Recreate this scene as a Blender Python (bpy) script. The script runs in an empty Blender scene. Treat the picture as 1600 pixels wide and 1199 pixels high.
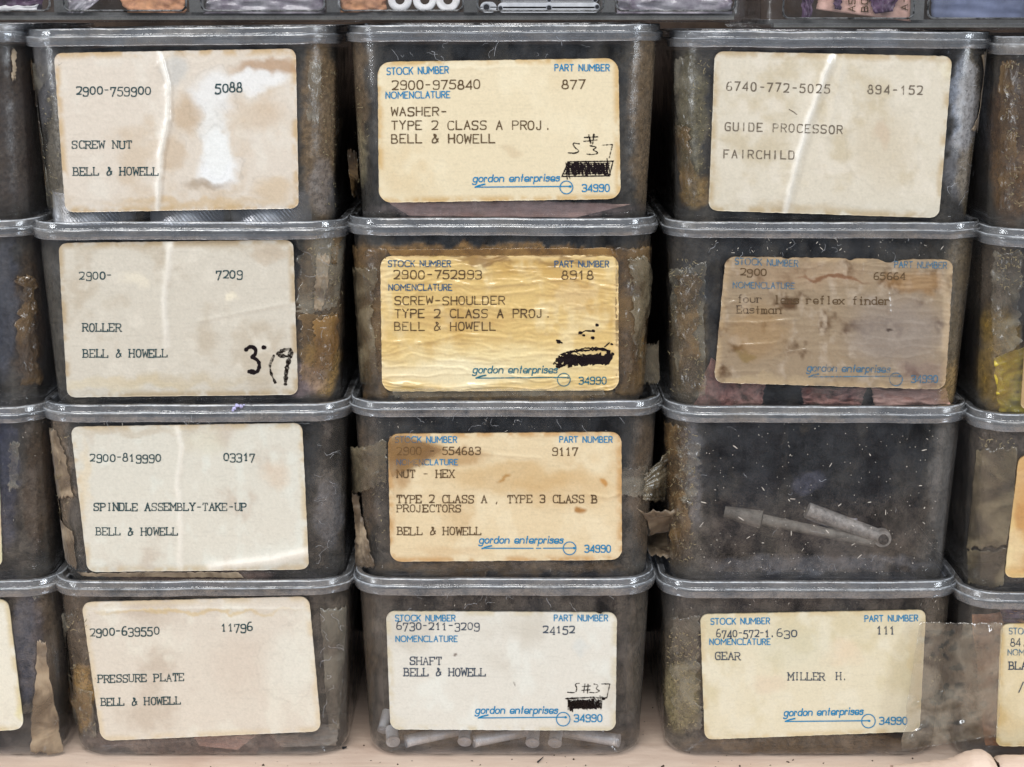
import bpy, math, random
import numpy as np
from mathutils import Vector

# ------------------------------------------------------------------ camera, world, lamps, exposure
SC = bpy.context.scene
COL = SC.collection
FPX, PITCH, DIST = 2609.0, math.radians(12.53), 0.532
CT, ST = math.cos(PITCH), math.sin(PITCH)
CAM = np.array([0.0, -DIST * CT, DIST * ST])
cd = bpy.data.cameras.new('camera'); cam = bpy.data.objects.new('camera', cd); COL.objects.link(cam)
cam.location = CAM; cam.rotation_euler = (math.pi / 2 - PITCH, 0, 0)
cd.sensor_width = 36; cd.lens = 36 * FPX / 1600; cd.clip_start = 0.02; cd.clip_end = 20
SC.camera = cam
W = bpy.data.worlds.new('World'); SC.world = W; W.use_nodes = True
W.node_tree.nodes['Background'].inputs[0].default_value = (0.80, 0.88, 1.0, 1)
W.node_tree.nodes['Background'].inputs[1].default_value = 0.27

def area(name, loc, aim, sx, sy, power, col):
    l = bpy.data.lights.new(name, 'AREA'); l.shape = 'RECTANGLE'; l.size = sx; l.size_y = sy
    l.energy = power; l.color = col
    o = bpy.data.objects.new(name, l); COL.objects.link(o); o.location = loc
    o.rotation_euler = (Vector(aim) - Vector(loc)).to_track_quat('-Z', 'Y').to_euler()
area('ceiling_lamp', (-0.15, -1.0, 1.30), (0, 0, 0), 1.1, 0.7, 22.5, (1.0, 0.98, 0.95))
area('window_light_right', (1.15, -0.75, 0.30), (0.05, 0, 0), 0.15, 0.9, 10.0, (0.86, 0.93, 1.0))
area('window_light_left', (-1.15, -0.65, 0.30), (-0.05, 0, 0), 0.09, 0.8, 8.0, (0.92, 0.96, 1.0))
SC.view_settings.view_transform = 'Standard'; SC.view_settings.look = 'None'
SC.view_settings.exposure = 0.0; SC.view_settings.gamma = 1.0
SC.cycles.max_bounces = 10; SC.cycles.transparent_max_bounces = 24; SC.cycles.diffuse_bounces = 4
SC.cycles.glossy_bounces = 3; SC.cycles.caustics_reflective = False; SC.cycles.caustics_refractive = False

# ------------------------------------------------------------------ geometry helpers
def ray(px, py):
    px = np.asarray(px, float); py = np.asarray(py, float)
    a = (px - 800) / FPX; b = (599.5 - py) / FPX
    return np.stack([a, CT + b * ST, -ST + b * CT], -1)
def hit(px, py, Y=0.0):
    d = ray(px, py); s = (Y - CAM[1]) / d[..., 1]
    return CAM + d * s[..., None]
def proj(P):
    v = P - CAM
    x = v[..., 0]; y = v[..., 1] * ST + v[..., 2] * CT; z = v[..., 1] * CT - v[..., 2] * ST
    return 800 + FPX * x / z, 599.5 - FPX * y / z

def _lat(rng_seed, n=64):
    return np.random.RandomState(rng_seed).rand(n, n)
def vnoise(x, y, seed=0):
    L = _lat(seed & 0xffff); n = L.shape[0]
    xi = np.floor(x).astype(int); yi = np.floor(y).astype(int)
    fx = x - xi; fy = y - yi; fx = fx * fx * (3 - 2 * fx); fy = fy * fy * (3 - 2 * fy)
    a = L[xi % n, yi % n]; b = L[(xi + 1) % n, yi % n]; c = L[xi % n, (yi + 1) % n]; d = L[(xi + 1) % n, (yi + 1) % n]
    return (a * (1 - fx) + b * fx) * (1 - fy) + (c * (1 - fx) + d * fx) * fy
def fbm(x, y, seed=0, oct=4):
    r = 0; amp = 0.5; tot = 0
    for k in range(oct):
        r = r + amp * vnoise(x * 2 ** k + 7.3 * k, y * 2 ** k + 3.1 * k, seed + k * 17); tot += amp; amp *= 0.55
    return r / tot
def sstep(a, b, x):
    t = np.clip((x - a) / (b - a), 0, 1); return t * t * (3 - 2 * t)
def lin(c):
    c = np.asarray(c, float) / 255.0
    return np.where(c <= 0.04045, c / 12.92, ((c + 0.055) / 1.055) ** 2.4)

def link(name, verts, faces, mats, parent=None, loc=None, smooth=True, mi=None, attr=None, kind=None, sharp=None):
    me = bpy.data.meshes.new(name)
    V = np.asarray(verts, float)
    if loc is not None: V = V - np.asarray(loc)
    me.from_pydata(V.tolist(), [], [tuple(int(i) for i in f) for f in faces])
    for m in (mats if isinstance(mats, (list, tuple)) else [mats]): me.materials.append(m)
    me.polygons.foreach_set('use_smooth', [smooth] * len(me.polygons))
    if mi is not None: me.polygons.foreach_set('material_index', [int(i) for i in mi])
    if attr is not None:
        for an, arr in attr.items():
            a = me.attributes.new(an, 'FLOAT_COLOR', 'POINT')
            A = np.ones((len(V), 4)); A[:, :arr.shape[1]] = arr
            a.data.foreach_set('color', A.ravel().astype(np.float32))
    if sharp: me.set_sharp_from_angle(angle=math.radians(sharp))
    me.update()
    o = bpy.data.objects.new(name, me); COL.objects.link(o)
    if parent is not None: o.parent = parent
    elif loc is not None: o.location = loc
    if kind: o['kind'] = kind
    return o
def empty(name, loc, label, cat, group=None):
    o = bpy.data.objects.new(name, None); COL.objects.link(o); o.location = loc; o.empty_display_size = 0.01
    tag(o, label, cat, group); return o
def tag(o, label, cat=None, group=None):
    o['label'] = label
    if cat: o['category'] = cat
    if group: o['group'] = group
    return o
def gridf(n, m, off=0, wrap=False):
    F = []
    for i in range(n - (0 if wrap else 1)):
        a = off + i * m; b = off + ((i + 1) % n) * m
        for j in range(m - 1): F.append((a + j, b + j, b + j + 1, a + j + 1))
    return F
class MB:
    def __init__(s): s.v = []; s.f = []; s.n = 0; s.m = []
    def add(s, V, F, m=0):
        V = np.asarray(V, float).reshape(-1, 3)
        s.v.append(V); s.f += [tuple(i + s.n for i in f) for f in F]; s.m += [m] * len(F); s.n += len(V)
    def box(s, c, h, R=None, m=0):
        c = np.asarray(c, float); q = np.array([[x, y, z] for x in (-1, 1) for y in (-1, 1) for z in (-1, 1)], float) * h
        if R is not None: q = q @ np.asarray(R).T
        s.add(q + c, [(0, 1, 3, 2), (4, 6, 7, 5), (0, 4, 5, 1), (2, 3, 7, 6), (0, 2, 6, 4), (1, 5, 7, 3)], m)
    def cyl(s, a, b, r, n=16, r2=None, cap=True, m=0):
        a = np.asarray(a, float); b = np.asarray(b, float); r2 = r if r2 is None else r2
        d = (b - a) / np.linalg.norm(b - a); t = np.array([0, 0, 1.]) if abs(d[2]) < 0.9 else np.array([1., 0, 0])
        u = np.cross(d, t); u /= np.linalg.norm(u); w = np.cross(d, u)
        an = np.arange(n) * 2 * math.pi / n
        ring = np.cos(an)[:, None] * u + np.sin(an)[:, None] * w
        F = [(i, (i + 1) % n, n + (i + 1) % n, n + i) for i in range(n)]
        if cap: F += [tuple(range(n))[::-1], tuple(range(n, 2 * n))]
        s.add(np.vstack([a + ring * r, b + ring * r2]), F, m)
    def done(s, name, mats, parent=None, loc=None, **k):
        return link(name, np.vstack(s.v), s.f, mats, parent, loc, mi=s.m, **k)

# ------------------------------------------------------------------ materials
class NT:
    def __init__(s, name):
        s.mat = bpy.data.materials.new(name); s.mat.use_nodes = True
        s.t = s.mat.node_tree; s.t.nodes.clear(); s.out = s.n('ShaderNodeOutputMaterial')
    def n(s, ty, **k):
        nd = s.t.nodes.new(ty)
        for a, b in k.items():
            if a.startswith('i_'):
                key = a[2:].replace('_', ' '); 
                inp = nd.inputs[int(key)] if key.isdigit() else nd.inputs[key]
                if isinstance(b, bpy.types.NodeSocket): s.t.links.new(b, inp)
                else: inp.default_value = b
            else: setattr(nd, a, b)
        return nd
    def math(s, op, a, b=0.0, clamp=False):
        m = s.n('ShaderNodeMath', operation=op, use_clamp=clamp, i_0=a); 
        if isinstance(b, bpy.types.NodeSocket): s.t.links.new(b, m.inputs[1])
        else: m.inputs[1].default_value = b
        return m.outputs[0]
    def coords(s, scale=(1, 1, 1), src='Object'):
        c = s.n('ShaderNodeTexCoord'); m = s.n('ShaderNodeMapping', i_Scale=scale)
        s.t.links.new(c.outputs[src], m.inputs['Vector']); return m.outputs[0]
    def noise(s, scale, detail=4, vec=None, rough=0.55, dist=0.0):
        nd = s.n('ShaderNodeTexNoise', i_Scale=scale, i_Detail=detail, i_Roughness=rough, i_Distortion=dist)
        s.t.links.new(vec if vec is not None else s.coords(), nd.inputs['Vector']); return nd.outputs[0]
    def ramp(s, x, a, b, lo=0.0, hi=1.0):
        return s.n('ShaderNodeMapRange', interpolation_type='SMOOTHSTEP', i_0=x, i_1=a, i_2=b, i_3=lo, i_4=hi).outputs[0]
    def mixc(s, f, a, b, blend='MIX'):
        m = s.n('ShaderNodeMix', data_type='RGBA', blend_type=blend)
        for k, v in ((0, f), (6, a), (7, b)):
            if isinstance(v, bpy.types.NodeSocket): s.t.links.new(v, m.inputs[k])
            else: m.inputs[k].default_value = v if k == 0 else (tuple(v) + (1,))[:4]
        return m.outputs[2]
    def mixs(s, f, a, b):
        return s.n('ShaderNodeMixShader', i_0=f, i_1=a, i_2=b).outputs[0]
    def bump(s, h, dist, strength=1.0):
        return s.n('ShaderNodeBump', i_Height=h, i_Distance=dist, i_Strength=strength).outputs[0]
    def fres(s, nrm):
        f = s.n('ShaderNodeLayerWeight', i_Blend=0.5, i_Normal=nrm).outputs['Facing']
        return s.math('ADD', s.math('MULTIPLY', s.math('POWER', f, 5.0), 0.9), 0.042)
    def end(s, sh): s.t.links.new(sh, s.out.inputs[0]); return s.mat

def plastic(name, tint, haze, hcol, rough, gloss=1.0, attr=False, scr=1.0, seed=0.0):
    t = NT(name)
    vec = t.coords(); 
    n1 = t.noise(60, 5, vec, 0.6); streak = t.noise(1.0, 5, t.coords((900, 900, 90)), 0.7)
    fine = t.noise(1500, 2, vec, 0.6)
    scratch = t.noise(1.0, 3, t.coords((260, 260, 3200)), 0.8, 1.5)
    f = t.math('MULTIPLY', t.ramp(n1, 0.35, 0.75), 0.14 * scr)
    f = t.math('ADD', f, t.math('MULTIPLY', t.ramp(streak, 0.52, 0.75), 0.12 * scr))
    f = t.math('ADD', f, t.math('MULTIPLY', t.ramp(scratch, 0.63, 0.74), 0.16 * scr))
    f = t.math('ADD', f, t.math('MULTIPLY', t.ramp(fine, 0.66, 0.76), 0.16 * scr))
    f = t.math('ADD', f, haze)
    col = t.mixc(t.ramp(n1, 0.3, 0.7), tuple(c * 0.8 for c in hcol), hcol)
    if attr:
        at = t.n('ShaderNodeAttribute', attribute_name='dirt')
        mott = t.math('MULTIPLY', at.outputs['Alpha'], t.ramp(t.noise(700, 4, vec, 0.7), 0.25, 0.7, 0.45, 1.15))
        f2 = t.math('ADD', f, mott, True)
        col = t.mixc(t.math('DIVIDE', mott, t.math('ADD', f2, 0.001), True), col, at.outputs['Color'])
        f = f2
    f = t.math('MINIMUM', f, 0.97)
    bp = t.bump(t.math('ADD', streak, t.math('MULTIPLY', n1, 2.0)), 0.0002, 0.35)
    tr = t.n('ShaderNodeBsdfTransparent', i_Color=tuple(tint) + (1,)).outputs[0]
    df = t.n('ShaderNodeBsdfDiffuse', i_Color=col, i_Normal=bp).outputs[0]
    gl = t.n('ShaderNodeBsdfGlossy', i_Color=(1, 1, 1, 1), i_Roughness=t.math('ADD', t.math('MULTIPLY', f, 0.35), rough), i_Normal=bp).outputs[0]
    fr = t.math('MULTIPLY', t.fres(bp), t.ramp(t.math('ADD', t.noise(140, 4, vec, 0.7), t.math('MULTIPLY', fine, 0.35)), 0.45, 0.85, 1.7, 0.15))
    return t.end(t.mixs(t.math('MULTIPLY', fr, gloss, True), t.mixs(f, tr, df), gl))
M_BODY = plastic('clear_plastic_body', (0.90, 0.905, 0.92), 0.02, (0.27, 0.275, 0.29), 0.045, 1.25, scr=0.38, attr=True)
M_INNER = plastic('clear_plastic_inside', (0.93, 0.93, 0.94), 0.02, (0.22, 0.22, 0.23), 0.25, 0.5, scr=0.3)
M_LID = plastic('clear_plastic_lid', (0.86, 0.88, 0.91), 0.16, (0.44, 0.46, 0.49), 0.05, 2.3, scr=0.8, attr=True)
M_TRAY = plastic('tray_plastic', (0.93, 0.93, 0.95), 0.03, (0.25, 0.25, 0.26), 0.15, 1.0, scr=0.5)
M_RIB = plastic('tray_rib_plastic', (0.35, 0.36, 0.36), 0.55, (0.19, 0.19, 0.18), 0.2, 1.2, scr=0.9)

def paper(name, coat=0.25, rough=0.5):
    t = NT(name); at = t.n('ShaderNodeAttribute', attribute_name='col')
    n = t.noise(1400, 4, None, 0.7)
    c = t.mixc(1.0, at.outputs['Color'], t.n('ShaderNodeCombineColor', i_0=t.ramp(n, 0.2, 0.8, 0.93, 1.05), i_1=t.ramp(n, 0.2, 0.8, 0.93, 1.04), i_2=t.ramp(n, 0.2, 0.8, 0.92, 1.04)).outputs[0], 'MULTIPLY')
    b = t.bump(t.math('ADD', t.noise(420, 4, None, 0.7), t.math('MULTIPLY', n, 0.3)), 0.00012, 0.6)
    p = t.n('ShaderNodeBsdfPrincipled', i_Base_Color=c, i_Roughness=rough, i_Normal=b)
    p.inputs['Coat Weight'].default_value = coat; p.inputs['Coat Roughness'].default_value = 0.22
    p.inputs['Specular IOR Level'].default_value = 0.4
    return t.end(p.outputs[0])
M_PAPER = paper('label_paper'); M_PAPERG = paper('label_paper_under_tape', 1.0, 0.35)

def ink(name, col, wear):
    t = NT(name); n = t.noise(1500, 3, None, 0.7); n2 = t.noise(170, 2, None, 0.5)
    a = t.ramp(t.math('ADD', n, t.math('MULTIPLY', n2, 0.5)), wear - 0.14, wear + 0.12, 0.25, 1.0)
    df = t.n('ShaderNodeBsdfDiffuse', i_Color=tuple(lin(col)) + (1,)).outputs[0]
    return t.end(t.mixs(a, t.n('ShaderNodeBsdfTransparent').outputs[0], df))
INK = dict(green=ink('typed_ink_dark_green', (54, 76, 80), 0.62), brown=ink('typed_ink_brown', (96, 78, 58), 0.62),
           grey=ink('typed_ink_grey', (110, 100, 88), 0.68), black=ink('typed_ink_black', (38, 30, 26), 0.60),
           faint=ink('typed_ink_faint', (80, 68, 58), 0.76), slate=ink('typed_ink_slate', (72, 82, 96), 0.64),
           blue=ink('printed_ink_blue', (30, 128, 178), 0.42), dblue=ink('printed_ink_dull_blue', (44, 92, 128), 0.62),
           fblue=ink('printed_ink_faded_blue', (78, 118, 145), 0.72), teal=ink('printed_ink_teal', (40, 110, 130), 0.62),
           pen=ink('marker_ink_black', (34, 28, 30), 0.58), penworn=ink('marker_ink_worn', (34, 28, 26), 0.70))

def flat(name, col, rough=0.6, metal=0.0, nscale=300, amp=0.25, bumpd=0.0002, spec=0.4, coat=0.0, col2=None):
    t = NT(name); c = tuple(lin(col)); n = t.noise(nscale, 5, None, 0.65)
    c2 = tuple(lin(col2)) if col2 else tuple(x * (1 - amp * 1.6) for x in c)
    cc = t.mixc(t.ramp(n, 0.3, 0.7), c2, tuple(min(1, x * (1 + amp)) for x in c))
    p = t.n('ShaderNodeBsdfPrincipled', i_Base_Color=cc, i_Roughness=rough, i_Metallic=metal, i_Normal=t.bump(t.noise(nscale * 2.2, 4), bumpd, 0.7))
    p.inputs['Specular IOR Level'].default_value = spec; p.inputs['Coat Weight'].default_value = coat
    return t.end(p.outputs[0])
M_DARK = flat('dark_filler', (26, 20, 24), 0.8, nscale=120, amp=0.5)
M_BACK = flat('dark_back_board', (74, 60, 50), 0.85, nscale=40, amp=0.4)
M_STEEL = flat('dull_steel', (212, 214, 218), 0.3, 0.55, 260, 0.12)
M_ALU = flat('aluminium', (244, 246, 248), 0.3, 0.25, 180, 0.1)
M_NYLON = flat('white_nylon', (228, 226, 224), 0.4, 0, 200, 0.04)
M_PINK = flat('pink_paper', (212, 172, 156), 0.7, 0, 220, 0.15, 0.0003)
M_ROSE = flat('brown_pink_paper', (176, 128, 116), 0.75, 0, 260, 0.3, 0.0006)
M_YEL = flat('yellow_bag', (224, 206, 70), 0.35, 0, 90, 0.15, 0.0005, coat=0.5, col2=(176, 152, 52))
M_ORA = flat('orange_brown_paper', (200, 148, 108), 0.7, 0, 150, 0.25, 0.0005, col2=(150, 104, 84))
M_PURP = flat('purple_part', (84, 60, 84), 0.4, 0, 200, 0.3)
M_HOLE = flat('dark_hole', (26, 26, 32), 0.8)
M_CARD = flat('grey_brown_card', (150, 142, 132), 0.8, 0, 260, 0.12)
M_FLECK = flat('dust_fleck', (214, 206, 196), 0.8)
M_BLUEC = flat('blue_grey_plastic', (112, 120, 146), 0.45, 0, 60, 0.25)
M_BAG = flat('milky_bag', (160, 157, 160), 0.3, 0, 130, 0.3, 0.0006, coat=0.6, col2=(112, 100, 112))

def tapemat(name, c1, c2, alo, ahi, rough=0.20, spec=0.9):
    t = NT(name); n = t.noise(75, 4, None, 0.55, 1.0); n2 = t.noise(900, 4, None, 0.7)
    a = t.ramp(t.math('ADD', n, t.math('MULTIPLY', n2, 0.22)), 0.38, 0.85, alo, ahi)
    c = t.mixc(t.ramp(n, 0.35, 0.68), tuple(lin(c1)), tuple(lin(c2)))
    bp = t.bump(t.noise(1.0, 5, t.coords((260, 260, 420)), 0.6, 0.6), 0.00018, 0.6)
    df = t.n('ShaderNodeBsdfDiffuse', i_Color=c, i_Normal=bp).outputs[0]
    gl = t.n('ShaderNodeBsdfGlossy', i_Color=(1, 1, 1, 1), i_Roughness=rough, i_Normal=bp).outputs[0]
    fr = t.fres(bp)
    tr = t.n('ShaderNodeBsdfTransparent').outputs[0]
    return t.end(t.mixs(t.math('MULTIPLY', fr, spec, True), t.mixs(a, tr, df), gl))
M_TBRN = tapemat('brown_old_tape', (84, 64, 42), (134, 108, 74), 0.12, 0.58)
M_TOPQ = tapemat('tan_opaque_tape', (120, 102, 82), (168, 150, 126), 0.55, 0.95, 0.45, 1.0)
M_TCLR = tapemat('clear_old_tape', (120, 112, 96), (170, 164, 148), 0.04, 0.34, 0.20, 0.8)
M_TFILM = tapemat('clear_film_tape', (128, 118, 100), (184, 174, 156), 0.03, 0.24, 0.14, 1.2)
M_TAMB = tapemat('amber_tape', (120, 84, 44), (160, 124, 74), 0.25, 0.7)
M_TGRY = tapemat('grey_tape', (100, 88, 68), (146, 134, 110), 0.22, 0.62, 0.22, 1.2)

# ------------------------------------------------------------------ stroke lettering
G = {
 'A':'033b63/1656','B':'030b/~0b5b5707/~07676303','C':'~6a6b0b036364','D':'030b/~0b2b6b632303','E':'6b0b0363/0747','F':'6b0b03/0747',
 'G':'~6a6b0b036364/646737','H':'030b/636b/0767','I':'333b','J':'~4b46430305','K':'030b/6b06/2863','L':'0b0363','M':'030b366b63','N':'030b636b',
 'O':'@0b03636b','P':'030b/~0b6b6707','Q':'@0b03636b/3563','R':'030b/~0b6b6707/3763','S':'~6a6b0b0767630304','T':'0b6b/333b',
 'U':'~0b070363676b','V':'0b336b','W':'0b1339536b','X':'036b/0b63','Y':'0b376b/3733','Z':'0b6b0363','&':'~641b3b4a490603134367',
 '0':'@0b03636b','1':'193b33','2':'~0a0b6b684503/0363','3':'~0a0b6b6727/~2767630304','4':'535b0565','5':'6b1b08/~0868630304',
 '6':'~6a5b0b070467/@07036367','7':'0b6b23','8':'@1b17575b/@07036367','9':'@0b07676b/~6963230304','-':'1757','.':'3334','/':'036b',',':'3422','#':'',
 'a':'@08036368/6863','c':'~676808036364','d':'@08036368/6b63','e':'0565/~656808036364','g':'@08036368/~68600001',
 'o':'@08036368','p':'@08036368/0800','n':'0308/~05086863','r':'0308/~06085857','t':'3b33/1858','i':'3338/3a3b','s':'~6768080666630304',
 'l':'3b33','f':'~5b3b3933/1858','x':'0863/6803','m':'0308/~05083833/~35386863','u':'~08036368/6863','h':'030b/~05086863',' ':''}
G['6'] = '~5b2b0805/@07036367'
G['#'] = '234b/535b/0868/0565'
SER = {'A':['03','63'],'B':['l03','l0b'],'D':['l03','l0b'],'E':['l03','l0b','v6b','w63'],'F':['03','l0b','v6b'],'H':['03','0b','63','6b'],'I':['33','3b','33','3b'],'K':['03','0b','6b','63'],
 'L':['l03','0b','w63'],'M':['03','l0b','63','r6b'],'N':['03','l0b','6b'],'P':['03','l0b'],'R':['03','l0b','r63'],'T':['33','v0b','v6b'],'U':['0b','6b'],'V':['0b','6b'],'W':['0b','6b'],
 'X':['03','63','0b','6b'],'Y':['33','0b','6b'],'1':['33'],'4':['53'],'S':['v6b','w03'],'C':['v6b'],'G':['v6b'],'r':['03','l08'],'n':['03','63','l08'],'m':['03','33','63','l08'],'l':['33','l3b'],
 'f':['33'],'i':['33','l38'],'d':['r63','l6b'],'a':['r63'],'x':['03','63','08','68'],'7':['v0b']}
WID = {'I':1,'J':4,'E':4.6,'F':4.4,'L':4.2,'S':4.4,'R':4.8,'P':4.6,'B':4.8,'K':5,'T':5,'i':1,'t':3.2,'r':3.2,'s':4,'1':2.5,'O':7.2,'C':6.4,'M':7.2,'.':1,'-':3}
def chaikin(P, closed, it=2):
    P = np.asarray(P, float)
    for _ in range(it):
        Q = np.roll(P, -1, 0) if closed else P[1:]
        A = P if closed else P[:-1]
        n = np.empty((len(A) * 2, 2)); n[0::2] = A * .75 + Q * .25; n[1::2] = A * .25 + Q * .75
        if not closed: n = np.vstack([P[:1], n, P[-1:]])
        P = n
    return np.vstack([P, P[:1]]) if closed else P
def glyph(ch, serif):
    out = []
    for s in G.get(ch, '').split('/'):
        if not s: continue
        mode = s[0] if s[0] in '~@' else ''
        s = s[len(mode):]; pts = [(int(s[i], 16), int(s[i + 1], 16) - 3) for i in range(0, len(s) - 1, 2)]
        if mode: pts = chaikin(pts, mode == '@')
        out.append(np.array(pts, float))
    if serif:
        for q in SER.get(ch, []):
            k = q[0] if q[0] in 'lrvw' else ''; q = q[len(k):]; x, y = int(q[0], 16), int(q[1], 16) - 3
            if k == 'l': out.append(np.array([(x - 1.2, y), (x + .2, y)], float))
            elif k == 'r': out.append(np.array([(x - .2, y), (x + 1.2, y)], float))
            elif k == 'v': out.append(np.array([(x, y), (x, y - 1.9)], float))
            elif k == 'w': out.append(np.array([(x, y), (x, y + 1.9)], float))
            else: out.append(np.array([(x - 0.98, y), (x + 0.98, y)], float))
    return out
def ribbon(P, w, rng, jit=0.12):
    """a stroke in label pixels -> strip vertices and faces"""
    P = np.asarray(P, float)
    if len(P) < 2: return None
    Q = [P[:1]]
    for a, e in zip(P[:-1], P[1:]):
        k = max(1, int(np.hypot(*(e - a)) / 2.2)); Q.append(a + (e - a) * (np.arange(1, k + 1) / k)[:, None])
    P = np.vstack(Q)
    d = np.diff(P, axis=0); L = np.hypot(d[:, 0], d[:, 1]); keep = np.r_[True, L > 1e-4]; P = P[keep]
    if len(P) < 2: return None
    d = np.diff(P, axis=0); d /= np.hypot(d[:, 0], d[:, 1])[:, None]
    closed = np.hypot(*(P[0] - P[-1])) < 1e-6
    t = np.vstack([d[:1], d[:-1] + d[1:], d[-1:]])
    if closed: t[0] = t[-1] = d[0] + d[-1]
    ln = np.maximum(np.hypot(t[:, 0], t[:, 1]), 1e-3); t /= ln[:, None]
    nrm = np.stack([-t[:, 1], t[:, 0]], 1)
    dd = np.vstack([d, d[-1:]]); miter = 1 / np.clip(np.abs(dd[:, 0] * t[:, 0] + dd[:, 1] * t[:, 1]), 0.5, 1)
    hw = 0.5 * w * (1 + jit * (rng.rand(len(P)) * 2 - 1)) * miter
    E0, E1 = P[0].copy(), P[-1].copy()
    if not closed:
        P = np.vstack([P[0] - t[0] * w * .45, P[0] - t[0] * w * .1, P[1:-1], P[-1] + t[-1] * w * .1, P[-1] + t[-1] * w * .45])
        nrm = np.vstack([nrm[:1], nrm, nrm[-1:]]); hw = np.r_[hw[0] * .5, hw, hw[-1] * .5]
    n = len(P); V = np.empty((2 * n, 2)); V[0::2] = P + nrm * hw[:, None]; V[1::2] = P - nrm * hw[:, None]
    return V, [(2 * i, 2 * i + 1, 2 * i + 3, 2 * i + 2) for i in range(n - 1)]
class Ink:
    def __init__(s, seed): s.V = []; s.F = []; s.n = 0; s.k = 0; s.off = []; s.rng = np.random.RandomState(seed); s.cuts = [0]
    def stroke(s, P, w, jit=0.12):
        r = ribbon(P, w, s.rng, jit)
        if r is None: return
        V, F = r; s.V.append(V); s.F += [tuple(i + s.n for i in f) for f in F]; s.n += len(V)
        s.off.append(np.full(len(V), (s.k % 40) * 1.2e-6)); s.k += 1
    def text(s, txt, x0, x1, y0, cap, style='serif', y1=None, w=None, fill=0.70, slant=0.0, skip=0.0):
        s.cuts.append(len(s.V)); y1 = y0 if y1 is None else y1; serif = style in ('serif', 'old')
        if style == 'prop':
            adv = []; c = 0
            for ch in txt:
                wd = 3.6 if ch == ' ' else WID.get(ch, 5.4); adv.append((c, wd)); c += wd + 2.1
            sc = (x1 - x0) / (c - 2.1)
        else: pitch = (x1 - x0) / (len(txt) - 1 + fill)
        ang = math.atan2(y1 - y0, x1 - x0); ca, sa = math.cos(ang), math.sin(ang)
        w = w or cap * (0.135 if style != 'prop' else 0.15)
        for i, ch in enumerate(txt):
            if ch == ' ' or s.rng.rand() < skip: continue
            if style == 'prop': ox, gw = adv[i][0] * sc, adv[i][1] * sc
            else:
                ox, gw = i * pitch, pitch * fill
                if ch in 'WM' : ox -= gw * .06; gw *= 1.12
            gh, dy = cap, 0.0
            if style == 'old' and ch in '012': gh = cap * .84
            if style == 'old' and ch in '34579': dy = -cap * .2
            jx, jy = s.rng.randn(2) * cap * (0.018 if style != 'prop' else 0.004)
            ww = w * (1 + 0.1 * s.rng.randn()) if style != 'prop' else w
            for P in glyph(ch, serif):
                gx = ox + P[:, 0] / 6 * gw + jx; gy = P[:, 1] / 8 * gh + dy + jy
                gx = gx + gy * slant
                s.stroke(np.stack([x0 + gx * ca + gy * sa, y0 + gx * sa - gy * ca], 1), ww)
    def circle(s, cx, cy, r, w, n=36):
        a = np.linspace(0, 2 * math.pi, n + 1); P = np.stack([cx + r * np.cos(a), cy + r * np.sin(a)], 1); P[-1] = P[0]
        s.stroke(P, w, 0.05)
    def dot(s, cx, cy, r, e=1.0):
        s.stroke([(cx - r * .3 * e, cy), (cx + r * .3 * e, cy + .3)], r * 1.7, 0.2)
    def scribble(s, x0, y0, x1, y1, n, w, sh=0.0, jit=1.5):
        P = []
        for i in range(n):
            f = i / (n - 1); x = x0 + (x1 - x0) * f
            yy = y0 if i % 2 else y1
            P.append((x + (sh if i % 2 else 0) + s.rng.randn() * jit, yy + s.rng.randn() * jit * .7))
        s.stroke(chaikin(P, False, 1), w, 0.35)

# ------------------------------------------------------------------ storage boxes
RC = 0.012
BOXES = {}
def perim(u, hw, yf, yb, r):
    u = np.asarray(u, float); sg = np.sign(u); a = np.abs(u)
    hw = np.broadcast_to(hw, a.shape); yf = np.broadcast_to(yf, a.shape)
    x = np.zeros_like(a); y = np.zeros_like(a); nx = np.zeros_like(a); ny = np.zeros_like(a)
    m = a <= 1; x[m] = a[m] * (hw[m] - r); y[m] = yf[m]; ny[m] = -1
    m = (a > 1) & (a <= 2); q = (a[m] - 1) * math.pi / 2
    x[m] = hw[m] - r + r * np.sin(q); y[m] = yf[m] + r - r * np.cos(q); nx[m] = np.sin(q); ny[m] = -np.cos(q)
    m = (a > 2) & (a <= 3); x[m] = hw[m]; y[m] = yf[m] + r + (a[m] - 2) * (yb - yf[m] - 2 * r); nx[m] = 1
    m = (a > 3) & (a <= 4); q = (a[m] - 3) * math.pi / 2
    x[m] = hw[m] - r + r * np.cos(q); y[m] = yb - r + r * np.sin(q); nx[m] = np.cos(q); ny[m] = np.sin(q)
    m = a > 4; x[m] = (hw[m] - r) * (5 - a[m]); y[m] = yb; ny[m] = 1
    return x * sg, y, nx * sg, ny
PITCH_IN = 0.0035
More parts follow.
